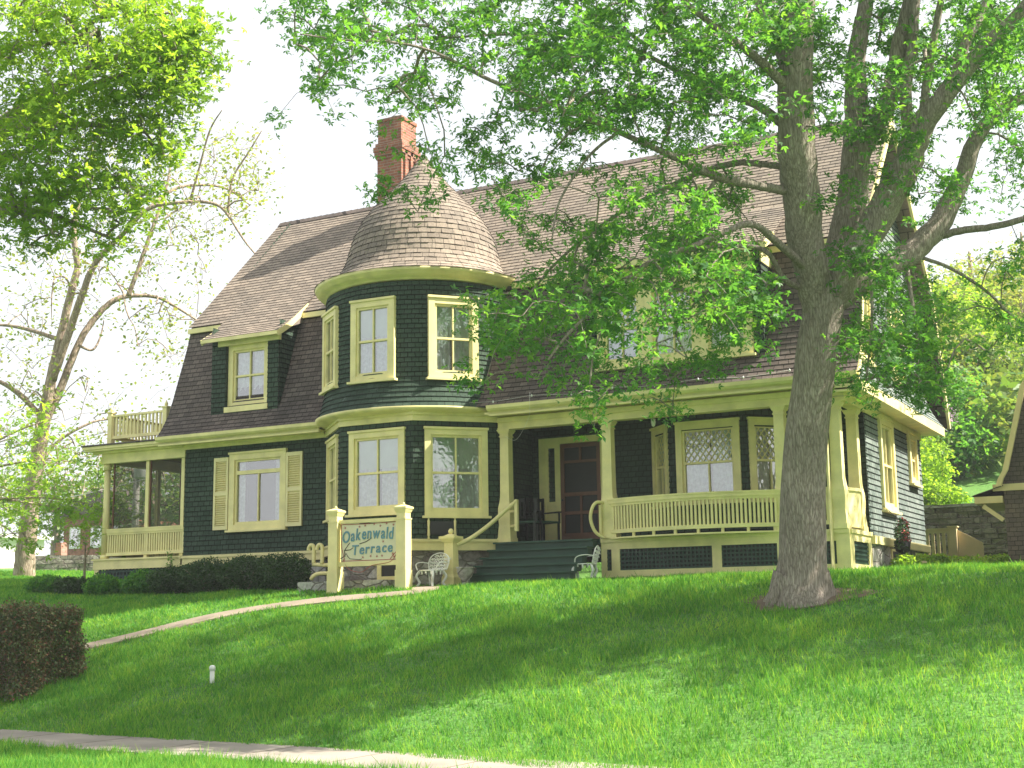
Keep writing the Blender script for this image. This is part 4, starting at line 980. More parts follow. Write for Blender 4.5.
# hanging lamp
mb = MB(); lx, ly = -10.15, 25.35; mb.tube([(lx, ly, 5.70), (lx, ly, 5.50)], .008, 6); T = thing('hanging_lamp', (lx, ly, 5.2), 'small metal lantern hanging from the porch ceiling', 'lamp')
mb.build('chain', M_metal, T); mb = MB(); mb.lathe((lx, ly), [(.015, 5.52), (.05, 5.47), (.06, 5.46)], 10); mb.build('cap', M_metal, T); mb = MB(); mb.lathe((lx, ly), [(.045, 5.46), (.05, 5.40), (.035, 5.33), (.01, 5.31)], 10); mb.build('glass_globe', M_white, T)
# plaque between spindles on the bay
bx, by = -14.5, 24.0
e_ = np.array((s45, s45, 0)); n_ = np.array((s45, -s45, 0)); o_ = np.array((-14.43, 24.11, 0))
T = thing('wall_plaque', (o_[0]+.05, o_[1]-.05, 3.2), 'dark plaque between two cream spindles under the bay window', 'plaque')
mb = MB(); mb.fbox(o_, e_, n_, -.24, .24, .05, .09, 3.25, 3.52); mb.build('board', M_black, T)
for u in (-.28, .28):
    p = o_+e_*u+n_*.09; mb = MB(); mb.lathe((p[0], p[1]), [(0, 3.14), (.03, 3.17), (.015, 3.20), (.03, 3.24), (.022, 3.4), (.03, 3.53), (.015, 3.56), (.03, 3.60), (0, 3.64)], 10); mb.build('spindle', M_cream, T)
# vent pipes at the wall
T = thing('vent_pipe', (-17.2, 24.0, 2.3), 'pair of cream painted vent pipes with hooked tops left of the sign', 'vent pipe')
for k, x in enumerate((-17.36, -17.14)):
    mb = MB(); y_ = 23.72; mb.tube(smoothline([(x-.12, y_-.02, 3.02), (x-.11, y_-.02, 3.08), (x-.06, y_-.02, 3.13), (x, y_, 3.07), (x, y_, 2.72)], 5), .042, 10); mb.build('pipe', M_cream, T)
mb = MB(); mb.tube([(-17.38, 23.72, 2.72), (-17.1, 23.75, 2.70), (-16.8, 23.9, 2.70)], .042, 10); mb.tube(smoothline([(-17.3, 23.55, 2.40), (-17.22, 23.55, 2.48), (-17.1, 23.6, 2.52), (-16.8, 23.8, 2.52)], 4), .042, 10); mb.build('elbow', M_cream, T)
# concrete slab behind the sign
mb = MB(); mb.box(-17.2, -15.0, 22.95, 23.5, 2.0, 2.33); tag(mb.build('stone_step', M_found), 'low grey concrete slab on the ground behind the sign', 'slab')
# white clean-out pipe in the lawn
q = G(212, 683); T = thing('cleanout_pipe', q, 'short white plastic pipe with cap standing in the lawn', 'pipe')
mb = MB(); mb.lathe(q, [(.036, q[2]-.1), (.036, q[2]+.20)], 14); mb.build('tube', M_white, T)
mb = MB(); mb.lathe(q, [(.048, q[2]+.19), (.05, q[2]+.24), (.03, q[2]+.265), (0, q[2]+.27)], 14); mb.build('cap', M_white, T)

# ------------------------------------------------------------------ leaves and branches
LEAF = {}
def _lobe(a, l, w_):
    c, s_ = math.cos(a), math.sin(a)
    pts = [(-w_, l*.5, .05), (0, l, -.04), (w_, l*.5, .05)]
    return [(x*c+y*s_, -x*s_+y*c, z) for x, y, z in pts]
LEAF['maple'] = (np.array([(0, 0, 0)]+_lobe(0, 1, .2)+_lobe(1.0, .85, .17)+_lobe(-1.0, .85, .17)), [(0, 3, 2, 1), (0, 6, 5, 4), (0, 9, 8, 7)])
LEAF['simple'] = (np.array([(0, 0, 0), (-.28, .5, .06), (0, 1, -.03), (.28, .5, .06)]), [(0, 3, 2, 1)])
LEAF['twin'] = (np.array([(0, 0, 0)]+_lobe(.7, 1, .24)+_lobe(-.7, .9, .24)), [(0, 3, 2, 1), (0, 6, 5, 4)])
def leafmesh(name, mat, P, size, kind='maple', parent=None, droop=.35, svar=.35, up=.5):
    """P = (n,3) leaf positions"""
    T, Fq = LEAF[kind]; n = len(P)
    nrm = rng.normal(size=(n, 3)); nrm[:, 2] = np.abs(nrm[:, 2])+up; nrm /= np.linalg.norm(nrm, axis=1)[:, None]
    d = rng.normal(size=(n, 3)); d[:, 2] -= droop; d -= nrm*np.sum(d*nrm, 1)[:, None]; d /= np.linalg.norm(d, axis=1)[:, None]
    e = np.cross(d, nrm); s = size*(1+svar*rng.uniform(-1, 1, n))
    V = (P[:, None, :]+s[:, None, None]*(T[None, :, 0, None]*e[:, None, :]+T[None, :, 1, None]*d[:, None, :]+T[None, :, 2, None]*nrm[:, None, :]))
    k = len(T); F = (np.arange(n)[:, None, None]*k+np.array(Fq)[None]).reshape(-1, 4)
    return rawmesh(name, V.reshape(-1, 3), F, mat, parent)
def rawmesh(name, V, F, mat, parent=None, loc=None):
    lo, hi = V.min(0), V.max(0); loc = np.array([(lo[0]+hi[0])/2, (lo[1]+hi[1])/2, lo[2]]) if loc is None else np.array(loc)
    me = bpy.data.meshes.new(name); k = F.shape[1]
    me.vertices.add(len(V)); me.vertices.foreach_set('co', (V-loc).astype(np.float32).ravel())
    me.loops.add(F.size); me.polygons.add(len(F)); me.polygons.foreach_set('loop_start', np.arange(0, F.size, k, dtype=np.int32)); me.polygons.foreach_set('loop_total', np.full(len(F), k, np.int32))
    me.loops.foreach_set('vertex_index', F.astype(np.int32).ravel()); me.update(calc_edges=True); me.materials.append(mat)
    o = bpy.data.objects.new(name, me); COL.objects.link(o); place(o, loc, parent); return o
def clumpleaves(Cc, per, spread):
    n = len(Cc); k = rng.integers(max(1, int(per*.5)), int(per*1.5)+1, n)
    idx = np.repeat(np.arange(n), k); off = rng.normal(size=(len(idx), 3))*spread*np.array((1, 1, .75))
    return Cc[idx]+off
def attach(mb, nodes, Cc, r0=.006, wob=.08, maxr=.05):
    """grow twigs from the nearest wood to every clump"""
    P = [np.array(p) for p in nodes]; par = [-1]*len(P); cnt = [0]*len(P)
    A = np.array(P); d = np.array([np.min(np.sum((A-c)**2, 1)) for c in Cc]); order = np.argsort(d)
    segs = []
    for j in order:
        c = Cc[j]; A_ = np.array(P) if len(P) < 40 else None
        if j == order[0] or len(arr) != len(P): arr = np.array(P)
        i = int(np.argmin(np.sum((arr-c)**2, 1))); a = P[i]; L = np.linalg.norm(c-a)
        n = max(2, int(L/.35)); pts = [a]; pi = i; ids = [i]
        for k in range(1, n+1):
            t = k/n; q = a+(c-a)*t+np.array((0, 0, .12*L*math.sin(math.pi*t)))+(rng.normal(size=3)*wob*L*.3 if k < n else 0)
            P.append(q); par.append(pi); cnt.append(0); pi = len(P)-1; pts.append(q); ids.append(pi)
        segs.append((pts, ids)); m = pi
        while m >= 0: cnt[m] += 1; m = par[m]
    for pts, ids in segs:
        rr = [min(maxr, r0*math.sqrt(cnt[i])) for i in ids]; rr[0] = rr[1]
        mb.tube(pts, rr, 4 if max(rr) < .02 else 6, cap=False)
def inblob(px, py, rx, ry, d0, d1, n):
    u = rng.normal(size=(n, 2)); u /= np.linalg.norm(u, axis=1)[:, None]; u *= np.sqrt(rng.uniform(0, 1, n))[:, None]
    return np.array([pt(px+a*rx, py+b*ry, rng.uniform(d0, d1)) for a, b in u])
def ellip(c, r, n, shell=.0):
    u = rng.normal(size=(n, 3)); u /= np.linalg.norm(u, axis=1)[:, None]; q = rng.uniform(shell**3, 1, n)**(1/3)
    return np.array(c)+u*q[:, None]*np.array(r)
def limb(mb, pts, rad, n=9, sub=5, lobes=None):
    S = smoothline(pts, sub); m = len(pts); rr = np.interp(np.linspace(0, m-1, len(S)), range(m), rad)
    S = [p+rng.normal(size=3)*r*.05 for p, r in zip(S, rr)]
    mb.tube(S, list(rr), n, lobes=lobes); return S

# ------------------------------------------------------------------ the big maple in front of the house
BD = 22.35
tb = G(803, 600); BD = float((tb-CC)@CF)
T = thing('maple_tree', tb, 'big maple with thick grey-brown trunk and many limbs in front of the porch', 'tree')
mb = MB(); wood = []
k = BD/FPX
def L_(P, dz, W):
    """limb through photograph points; dz = distance offset per point, W = width in pixels"""
    pts = [pt(x, y, BD+d) for (x, y), d in zip(P, dz)]
    rad = [w_*.5*(BD+d)/FPX for w_, d in zip(W, dz)]
    S = limb(mb, pts, rad, 14 if W[0] > 20 else 8); wood.extend(S); return S
pts = [pt(803, 612, BD), pt(802, 596, BD), pt(802, 580, BD), pt(803, 555, BD), pt(803, 500, BD), pt(806, 440, BD), pt(813, 380, BD), pt(819, 335, BD), pt(825, 300, BD), pt(828, 275, BD)]
rad = [x*.5*k for x in (80, 66, 53, 47, 45, 42, 40, 40, 40, 24)]
def rootl(i, th):
    f = max(0, 1-i/14.0)**1.5
    return 1+f*(.20*math.sin(3*th+1.0)+.10*math.sin(5*th+.3))+.02*math.sin(7*th+i*.2)+.015*math.sin(11*th+i*.5)
S = smoothline(pts, 6); rr = np.interp(np.linspace(0, len(pts)-1, len(S)), range(len(pts)), rad); mb.tube(S, list(rr), 28, lobes=rootl)
for (x, y, w_) in ((768, 607, 13), (836, 606, 11), (800, 612, 12)):   # surface roots
    g1 = pt(x, y, BD-.1); g1[2] = gzf(g1[0], g1[1])-.03
    g0 = pt(803+(x-803)*.45, 578, BD-.05); mb.tube(smoothline([g0, (g0+g1)/2+np.array((0, 0, -.02)), g1], 5), list(np.linspace(w_*1.3*k, w_*.3*k, 11)), 8)
L_([(820, 320), (812, 270), (803, 215), (797, 150), (795, 80), (799, 0), (800, -110), (792, -240)], [0, -.1, -.2, -.3, -.3, -.2, 0, .2], [30, 35, 37, 38, 35, 31, 22, 12])
L_([(830, 310), (840, 250), (853, 190), (857, 130), (856, 60), (866, 0), (872, -90), (880, -200)], [0, .2, .35, .5, .7, .9, 1.2, 1.4], [28, 30, 30, 27, 19, 15, 11, 7])
L_([(857, 160), (875, 125), (890, 95), (901, 40), (912, 0), (925, -80), (930, -180)], [.4, .4, .3, .3, .3, .2, .1], [22, 20, 19, 18, 17, 13, 7])
L_([(832, 300), (855, 255), (880, 215), (905, 168), (922, 125), (943, 98), (974, 59), (1006, 27), (1045, -15), (1100, -80)], [0, -.2, -.3, -.4, -.5, -.6, -.7, -.8, -1, -1.2], [28, 30, 31, 29, 25, 20, 17, 14, 11, 6])
L_([(905, 170), (908, 130), (906, 90), (912, 50), (915, 0), (922, -70)], [-.4, -.2, 0, .1, .2, .3], [14, 13, 12, 12, 10, 6])
L_([(922, 130), (926, 90), (932, 50), (941, 0), (955, -90)], [-.5, -.6, -.8, -.9, -1.2], [10, 9, 8, 7, 4])
L_([(955, 82), (965, 45), (982, 12), (1000, -40), (1010, -120)], [-.6, -.5, -.4, -.3, 0], [11, 10, 8, 6, 3])
L_([(836, 300), (862, 280), (904, 258), (928, 236), (945, 215), (962, 176), (980, 132), (1008, 106), (1045, 88), (1110, 60)], [0, .1, .4, .6, .7, .9, 1.1, 1.3, 1.5, 2], [26, 25, 24, 24, 22, 18, 15, 12, 10, 6])
L_([(940, 236), (965, 230), (992, 227), (1024, 219), (1062, 208), (1110, 190)], [.6, .4, .2, 0, -.2, -.5], [8, 7.5, 7, 6.5, 5, 3])
L_([(922, 258), (950, 268), (985, 290), (1015, 318), (1045, 335)], [.5, .6, .7, .8, 1], [4, 3.5, 3, 2.5, 2])
L_([(791, 192), (770, 188), (718, 177), (670, 155), (619, 132), (554, 105), (494, 82), (434, 52), (390, 42), (345, 40), (300, 34)], [-.2, -.5, -1, -1.3, -1.6, -2, -2.2, -2.5, -2.7, -2.9, -3], [10, 9, 8, 6.5, 5.5, 4.5, 4, 3, 2.5, 2, 1.2])
L_([(780, 122), (765, 110), (745, 100), (703, 86), (660, 62), (600, 36), (520, 34), (440, 38), (400, 40)], [-.2, -.1, .1, .4, .6, .8, 1, 1.2, 1.3], [10, 9, 8, 6, 4.5, 3.5, 3, 2.2, 1.5])
L_([(787, 167), (760, 164), (735, 163), (699, 173), (650, 196), (606, 222), (558, 261), (525, 300)], [-.2, .1, .3, .6, .8, 1, 1.3, 1.5], [7, 6.5, 6, 5, 4.5, 3.5, 3, 2])
L_([(806, 268), (780, 245), (753, 224), (725, 232), (694, 246), (650, 262), (607, 298), (570, 332), (548, 360)], [-.2, -.7, -1.2, -1.4, -1.6, -1.8, -2, -2.2, -2.3], [9, 8, 7, 6, 5.5, 5, 4, 3, 2])
L_([(809, 290), (785, 280), (764, 250), (720, 246), (675, 254), (640, 275), (610, 300)], [0, -.3, -.5, -.6, -.7, -.8, -1], [7, 6, 5, 4.5, 4, 3, 2])
L_([(718, 177), (700, 205), (680, 250), (668, 300), (655, 345)], [-1, -1, -1.1, -1.1, -1.2], [4, 3.5, 3, 2.5, 1.5])
L_([(619, 132), (590, 155), (560, 200), (552, 240)], [-1.6, -1.6, -1.7, -1.8], [3.5, 3, 2.5, 1.5])
L_([(797, 100), (770, 70), (740, 45), (700, 15), (650, -30), (590, -70)], [-.3, -.6, -1, -1.5, -2, -2.5], [12, 10, 8, 6, 5, 3])
L_([(795, 90), (775, 40), (750, -20), (720, -100), (690, -180)], [-.3, -.1, .5, 1, 1.5], [12, 10, 9, 7, 4])
L_([(852, 240), (868, 265), (872, 320), (866, 380)], [.2, -.3, -.5, -.6], [6, 4, 3, 2])
L_([(905, 258), (912, 300), (918, 350), (915, 390)], [.4, .1, 0, 0], [6, 4, 3, 2])
blobs = [(330, 42, 55, 24, 15), (300, 14, 30, 14, 6), (322, 86, 20, 12, 4), (400, 28, 60, 28, 22), (430, 95, 42, 25, 13), (500, 38, 70, 36, 36), (465, 132, 50, 22, 13),
 (560, 68, 70, 42, 42), (540, 120, 50, 28, 20), (640, 38, 70, 40, 50), (650, 108, 60, 36, 36), (720, 48, 60, 46, 50), (700, 118, 50, 32, 28), (762, 88, 26, 40, 12),
 (430, 162, 40, 12, 4), (362, 120, 14, 7, 2), (405, 195, 22, 14, 5), (512, 215, 14, 24, 6), (520, 162, 30, 18, 6), (582, 160, 40, 18, 10),
 (620, 200, 60, 28, 18), (690, 212, 60, 33, 26), (562, 236, 50, 24, 14), (742, 172, 36, 28, 10), (650, 255, 80, 28, 28), (722, 272, 60, 33, 24), (690, 330, 60, 22, 6), (560, 290, 60, 28, 26),
 (500, 302, 30, 28, 11), (540, 335, 55, 26, 26), (612, 306, 50, 24, 11), (680, 300, 55, 24, 12), (756, 300, 34, 34, 14), (510, 352, 28, 20, 9), (448, 376, 30, 5, 3),
 (565, 368, 36, 14, 9), (604, 402, 15, 20, 5), (650, 372, 45, 14, 10), (700, 372, 28, 16, 8), (688, 402, 22, 10, 4), (740, 335, 34, 22, 11), (745, 290, 30, 34, 11), (700, 246, 40, 20, 10), (632, 296, 30, 20, 8), (598, 340, 26, 24, 7),
 (830, 60, 40, 55, 20), (865, 60, 26, 60, 18), (862, 150, 26, 46, 14), (845, 225, 26, 46, 12), (900, 60, 50, 50, 32), (893, 160, 40, 50, 24), (868, 292, 38, 26, 14),
 (960, 28, 50, 30, 26), (1002, 62, 40, 55, 30), (968, 110, 26, 26, 8), (1012, 165, 28, 36, 9), (905, 322, 38, 42, 30), (914, 372, 34, 32, 22), (888, 285, 32, 32, 18), (878, 345, 22, 46, 10), (930, 345, 24, 40, 14),
 (926, 300, 28, 38, 14), (862, 402, 18, 22, 6), (932, 400, 22, 18, 6), (850, 340, 12, 52, 5), (990, 268, 40, 28, 9), (1002, 320, 24, 40, 8), (820, 20, 60, 26, 20),
 (770, 20, 40, 30, 18), (935, 200, 24, 30, 8), (700, -30, 120, 40, 60), (560, -25, 100, 30, 40), (850, -50, 110, 50, 60), (960, -60, 90, 50, 50), (420, -20, 80, 20, 14)]
Cl = []
for x, y, rx, ry, n in blobs:   # sprays: groups of leaf clumps hanging together
    m = max(2, int(n*(1.5 if y < 120 else 1.25))); c0 = inblob(x, y, rx, ry, BD-(3.2 if x < 780 else 1.8), BD+(1.2 if x < 780 else 1.6), max(1, round(m/3.6)))
    Cl.append(c0[rng.integers(0, len(c0), m)]+rng.normal(size=(m, 3))*np.array((.21, .21, .15)))
Cl = np.concatenate(Cl)
Cl = Cl[np.all(np.abs(Cl-np.array(CC)) > 0, 1)]
top = np.concatenate([ellip((-7.0, 19.8, 15.2), (6.2, 5.0, 3.0), 520), ellip((-3.0, 21.5, 14.6), (3.4, 3.6, 3.2), 120), ellip((-7, 19.0, 13.9), (4, 2.2, 1.6), 70), ellip((-1.8, 21.8, 10.5), (2.2, 3.0, 3.6), 90)])
mt = MB(); attach(mt, wood, np.concatenate([Cl, top]), r0=.0048, maxr=.035)
mb.build('trunk', M_bark, T)
mt.build('twigs', M_bark, T)
leafmesh('crown', M_leaf, np.concatenate([clumpleaves(Cl, 25, .115), clumpleaves(top, 62, .36)]), .084, 'maple', T, droop=.8, svar=.5)
mb = MB(); 
for kq in range(26): 
    a = kq/26*2*math.pi; b = (kq+1)/26*2*math.pi
    f = lambda t, r: (tb[0]+math.cos(t)*r*(1.25+.3*math.sin(3*t)), tb[1]+math.sin(t)*r*.8*(1+.2*math.sin(2*t)))
    p0 = f(a, .75); p1 = f(b, .75); mb.face([(tb[0], tb[1], gzf(tb[0], tb[1])+.03), (p0[0], p0[1], gzf(*p0)+.012), (p1[0], p1[1], gzf(*p1)+.012)])
tag(mb.build('bare_earth', M_soil), None, None, kind='structure')

# ------------------------------------------------------------------ generic trees
def tree(name, label, base, Hh, tr, ells, ncl, mat, lsize, per, spread, cat='tree', bark=None, group=None, kind='maple', lean=(0, 0), r0=.012, fork=.35, up=.5):
    base = np.array((base[0], base[1], gzf(base[0], base[1])-.05)); T = thing(name, base, label, cat, group); mb = MB(); wood = []
    P = [base+np.array((lean[0]*t, lean[1]*t, Hh*t)) for t in (0, .04, .2, .4, .6, .8)]
    wood += limb(mb, P, [tr*1.5, tr*1.1, tr, tr*.8, tr*.5, tr*.15], 12)
    for c, r, f in ells:
        a = base+np.array((lean[0], lean[1], Hh))*rnd.uniform(fork*.7, fork*1.3); c = np.array(c, float)
        wood += limb(mb, [a, a+(c-a)*.3+np.array((0, 0, .10*Hh)), a+(c-a)*.7+np.array((0, 0, .08*Hh)), c+(c-a)*.03], [tr*.40, tr*.28, tr*.15, .008], 7)
    tot = sum(f for _, _, f in ells); Cl = np.concatenate([ellip(c, r, int(ncl*f/tot)+1, .3) for c, r, f in ells])
    attach(mb, wood, Cl, r0=r0, maxr=tr*.35); mb.build('trunk', bark or M_bark2, T)
    leafmesh('crown', mat, clumpleaves(Cl, per, spread), lsize, kind, T, up=up); return T
def pe(x, y, d, rx, ry, rz=None): # ellipsoid from a place in the photo
    s = d/FPX; return (pt(x, y, d), (rx*s, (rz or rx)*s, ry*s))
# maple overhanging at the upper left, trunk out of the frame
d = 17.0
E_ = [(*pe(90, 50, d, 105, 70), 6), (*pe(50, 150, d, 75, 75), 4.5), (*pe(165, 70, d, 48, 60), 2.4), (*pe(35, 225, d, 40, 30), .8), (*pe(110, 195, d, 55, 28), 1.1), (*pe(195, 40, d, 26, 36), .7),
      (*pe(60, -90, d, 160, 90), 4), (*pe(-140, 60, d, 110, 160), 5), (*pe(150, 140, d, 40, 30), .9), (*pe(110, 245, d, 22, 9), .15)]
b_ = pt(-210, 640, 18.5)
tree('maple_tree', 'bright leafy maple reaching in from the upper left corner', (b_[0], b_[1]), 11, .38, E_, 1000, M_leaf2, .088, 16, .16, fork=.5, bark=M_bark, r0=.006)
# tall half bare tree on the left
tb2 = G(24, 577); D2 = float((tb2-CC)@CF); k2 = D2/FPX
T = thing('half_bare_tree', tb2, 'tall spreading tree with few pale buds and a leaning forked trunk behind the side porch', 'tree')
mb = MB(); wood = []
def L2(P, W, dz=0):
    pts = [pt(x, y, D2+dz*i/len(P)) for i, (x, y) in enumerate(P)]; S = limb(mb, pts, [w_*.5*k2 for w_ in W], 9); wood.extend(S); return S
L2([(24, 583), (25, 560), (29, 520), (36, 470), (44, 420), (52, 375), (60, 340), (68, 305), (78, 268)], [24, 20, 18, 16, 14, 10, 9, 8, 7])
L2([(52, 380), (68, 335), (82, 295), (96, 262), (125, 232), (150, 208), (190, 202), (215, 204), (228, 215), (244, 240), (262, 262)], [9, 8, 7, 6, 4.6, 4, 3.4, 3, 2.6, 2, 1.2], -2)
L2([(46, 420), (62, 385), (78, 345), (92, 322), (110, 303), (128, 296), (156, 297), (176, 307), (200, 322), (216, 330)], [9, 8, 7, 6.5, 6, 5, 3.6, 2.8, 2, 1.2], 2)
L2([(128, 296), (138, 270), (150, 235), (160, 208), (168, 180), (172, 150)], [5, 4.5, 4, 3.2, 2.4, 1.5], 1)
L2([(150, 208), (172, 190), (195, 185), (225, 188), (250, 205)], [4, 3.5, 3, 2.4, 1.5], 3)
L2([(78, 268), (74, 230), (82, 190), (95, 150)], [7, 6, 4, 2], 0)
L2([(60, 340), (30, 330), (0, 325), (-40, 330)], [5, 4, 3, 2], 1); L2([(44, 420), (20, 395), (-5, 380), (-40, 375)], [6, 5, 4, 3], -1)
L2([(36, 470), (60, 440), (100, 420), (130, 424)], [4, 3, 2.2, 1.2], 2); L2([(228, 215), (232, 180), (250, 150), (262, 130)], [3, 2.2, 1.8, 1], 0)
L2([(190, 202), (200, 165), (210, 130), (222, 110)], [3, 2.2, 1.8, 1], -1); L2([(78, 345), (92, 350), (100, 338), (104, 320)], [3, 2.5, 2, 1], 1)
Cb = np.concatenate([inblob(x, y, rx, ry, D2-2.5, D2+2.5, n) for x, y, rx, ry, n in ((200, 190, 60, 60, 120), (150, 260, 70, 60, 90), (60, 280, 60, 60, 70), (240, 170, 35, 50, 60), (180, 330, 60, 30, 50), (20, 350, 40, 60, 60), (80, 420, 60, 50, 60), (120, 160, 60, 50, 60), (20, 440, 30, 60, 40), (150, 380, 30, 40, 14))])
attach(mb, wood, Cb, r0=.0055, maxr=.03, wob=.10); mb.build('trunk', M_bark2, T)
leafmesh('crown', M_leafy, clumpleaves(Cb, 9, .30), .13, 'simple', T)
# bright young maple, low in front of it
d = D2*.86
E_ = [(*pe(25, 500, d, 60, 26), 3), (*pe(90, 505, d, 42, 22), 2.2), (*pe(60, 462, d, 60, 20), 2), (*pe(10, 440, d, 50, 25), 1.6), (*pe(108, 525, d, 26, 22), 1.6), (*pe(20, 540, d, 34, 14), 1), (*pe(55, 420, d, 36, 14), .8), (*pe(-60, 480, d, 60, 50), 2)]
b_ = pt(-75, 590, d)
tree('young_maple', 'low yellow-green maple boughs at the left edge in front of the bare tree', (b_[0], b_[1]), 4.2, .16, E_, 210, M_leaf2, .15, 8, .28, fork=.5, r0=.005)
# trees of the left background
for (x, d, hh, rx, m, lab, n) in ((55, 78, 110, 55, M_leafw, 'hazy far tree on the skyline above the brick house', 160), (150, 70, 120, 60, M_leafw, 'far tree seen through the porch screens', 200), (-30, 85, 120, 60, M_leafw, 'hazy far tree at the left edge of the skyline', 160), (115, 92, 120, 40, M_leafy, 'pale budding far tree left of the balcony railing', 120)):
    b_ = pt(x, 560, d); s = d/FPX
    tree('far_tree', lab, (b_[0], b_[1]), hh*s*1.0, .3, [(pt(x, 560-hh*.62, d), (rx*s, rx*s, hh*.36*s), 2), (pt(x+rx*.4, 560-hh*.45, d), (rx*.6*s, rx*.6*s, hh*.3*s), 1)], n, m, .30, 14, .6, group='far trees on the left', kind='simple', r0=.02)
# young sapling by the side porch
b_ = G(84, 585)
dS = float((b_-CC)@CF); sS = dS/FPX
tree('sapling', 'small thin sapling beside the screened side porch', (b_[0], b_[1]), 62*sS, .035, [(pt(88, 532, dS), (26*sS, 20*sS, 14*sS), 2), (pt(72, 540, dS), (14*sS, 14*sS, 10*sS), 1), (pt(108, 528, dS), (12*sS, 12*sS, 10*sS), 1)], 70, M_leafw, .06, 7, .10, kind='simple', r0=.004, fork=.6)

# ------------------------------------------------------------------ shrubs, hedge
def shrub(name, label, c, r, n, mat, size, group=None, cat='shrub', kind='simple', stemr=.02):
    base = np.array((c[0], c[1], gzf(c[0], c[1]))); T = thing(name, base, label, cat, group); mb = MB()
    cc = base+np.array((0, 0, r[2]*.95))
    P = ellip(cc, r, n, .45); f = 1+.14*np.sin(P[:, 0]*7+c[0]*3)*np.cos(P[:, 1]*6)+.08*np.sin(P[:, 2]*13+P[:, 0]*9); P = cc+(P-cc)*f[:, None]
    P = P[P[:, 2] > base[2]+.02]
    for kq in range(14):
        q = P[rnd.randrange(len(P))]; mb.tube(smoothline([base+np.array((rnd.uniform(-.1, .1), rnd.uniform(-.1, .1), -.05)), (base+q)/2+np.array((0, 0, .1*r[2])), q], 4), list(np.linspace(stemr, stemr*.3, 9)), 5, cap=False)
    mb.build('stem', M_bark2, T); leafmesh('foliage', mat, P, size, kind, T, up=.2); return T
yl = ['dark green yew shrub touching the stone step by the vent pipes', 'dark green yew shrub below the right shutter', 'dark green yew shrub below the shuttered window', 'dark green yew shrub at the corner of the side porch']
for i, (x, y, rx, rz) in enumerate(((-18.2, 23.75, .66, .42), (-19.2, 23.8, .74, .42), (-20.3, 23.8, .76, .40), (-21.3, 23.9, .64, .33))):
    shrub('yew_shrub', yl[i], (x, y), (rx, .62, rz), 8500, M_yew, .055, 'yew shrubs along the front wall', kind='simple')
pl_ = ['low leafy plant at the foot of the sapling', 'low leafy plant below the porch lattice', 'low leafy plant between the lattice and the first yew', 'low leafy plant under the left porch corner']
for i, (x, y, rx, rz) in enumerate(((-25.9, 24.4, .55, .22), (-23.7, 24.1, .60, .26), (-22.5, 24.1, .6, .30), (-24.8, 24.2, .5, .22))):
    shrub('low_plant', pl_[i], (x, y), (rx, .4, rz), 2200, M_yew if i == 3 else M_leaf, .075, 'low plants below the side porch', cat='plant', kind='twin', stemr=.01)
shrub('climbing_vine', 'small vine climbing on the side porch railing', (-22.35, 24.8), (.10, .06, .62), 130, M_leaf, .06, cat='plant')
hb = G(40, 690); h1 = G(76, 668)
T = thing('hedge', (hb[0], hb[1], gzf(hb[0], hb[1])), 'clipped reddish-brown hedge in the lower left corner of the lawn', 'hedge')
hx1 = G(66, 676)[0]+.30; hy0 = G(20, 706)[1]; hx0 = hx1-3.6
nH = 52000; P = rng.uniform(0, 1, (nH, 3)); 
side = rng.integers(0, 5, nH); dep = np.abs(rng.normal(size=nH))*.09
W3 = np.array((hx1-hx0, 1.5, 1.0)); P = P*W3
P[side == 0, 1] = dep[side == 0]; P[side == 1, 1] = W3[1]-dep[side == 1]; P[side == 2, 0] = W3[0]-dep[side == 2]; P[(side >= 3), 2] = W3[2]-dep[side >= 3]
P += (.08*np.sin(P[:, [1, 2, 0]]*6)+.04*np.sin(P[:, [2, 0, 1]]*17)); P += rng.normal(size=P.shape)*.035
P[:, 0] += hx0; P[:, 1] += hy0; gzz = gz(P[:, 0], P[:, 1]); topz = gzf(hx1-.5, hy0+.7)+1.28
P[:, 2] = gzz+P[:, 2]/W3[2]*(topz-gzz)
leafmesh('foliage', M_hedge, P, .052, 'simple', T, up=.1)
mb = MB()
for kq in range(240):
    x = rnd.uniform(hx0+.1, hx1-.12); y = rnd.uniform(hy0+.12, hy0+1.35); z = gzf(x, y); mb.tube([(x, y, z-.05), (x+rnd.uniform(-.1, .1), y+rnd.uniform(-.1, .1), z+.5), (x+rnd.uniform(-.2, .2), y+rnd.uniform(-.15, .15), topz-.06)], [.014, .010, .005], 4, cap=False)
mb.build('branches', M_bark2, T)

# ------------------------------------------------------------------ right side: garage, stone wall, fence, wood
GA = thing('garage', (-2.5, 36, 2.7), 'dark shingled outbuilding with cream bargeboards at the right edge', 'outbuilding')
gy = 34.0
def prof2(z): return float(np.interp(z, [4.5, 4.8, 5.3, 6.8, 8.6], [-4.80, -4.62, -4.48, -4.08, -2.6]))
mb = MB(); n = 54
for i in range(n):
    za, zb = 2.6+i*.11, 2.6+(i+1)*.11
    xa = -4.72 if za < 4.45 else prof2(za)+.02; xb = -4.72 if zb < 4.45 else prof2(zb)+.02
    mb.face([(xa, gy-.014, za), (-.2+ (0 if za < 4.45 else -(xa+4.72)), gy-.014, za), (-.2+(0 if zb < 4.45 else -(xb+4.72)), gy-.001, zb), (xb, gy-.001, zb)], [(xa*9, i), (0, i), (0, i+1), (xb*9, i+1)])
mb.face([(-4.72, gy, 2.4), (-4.72, 40, 2.4), (-4.72, 40, 4.5), (-4.72, gy, 4.5)], [(0, 0), (50, 0), (50, 18), (0, 18)]); mb.face([(-.2, gy, 2.4), (-.2, 40, 2.4), (-.2, 40, 4.5), (-.2, gy, 4.5)])
M_gar = shingle('garage_shingle', (.16, .12, .105), (.11, .085, .078), .06, 1.6)
mb.build('wall', M_gar, GA)
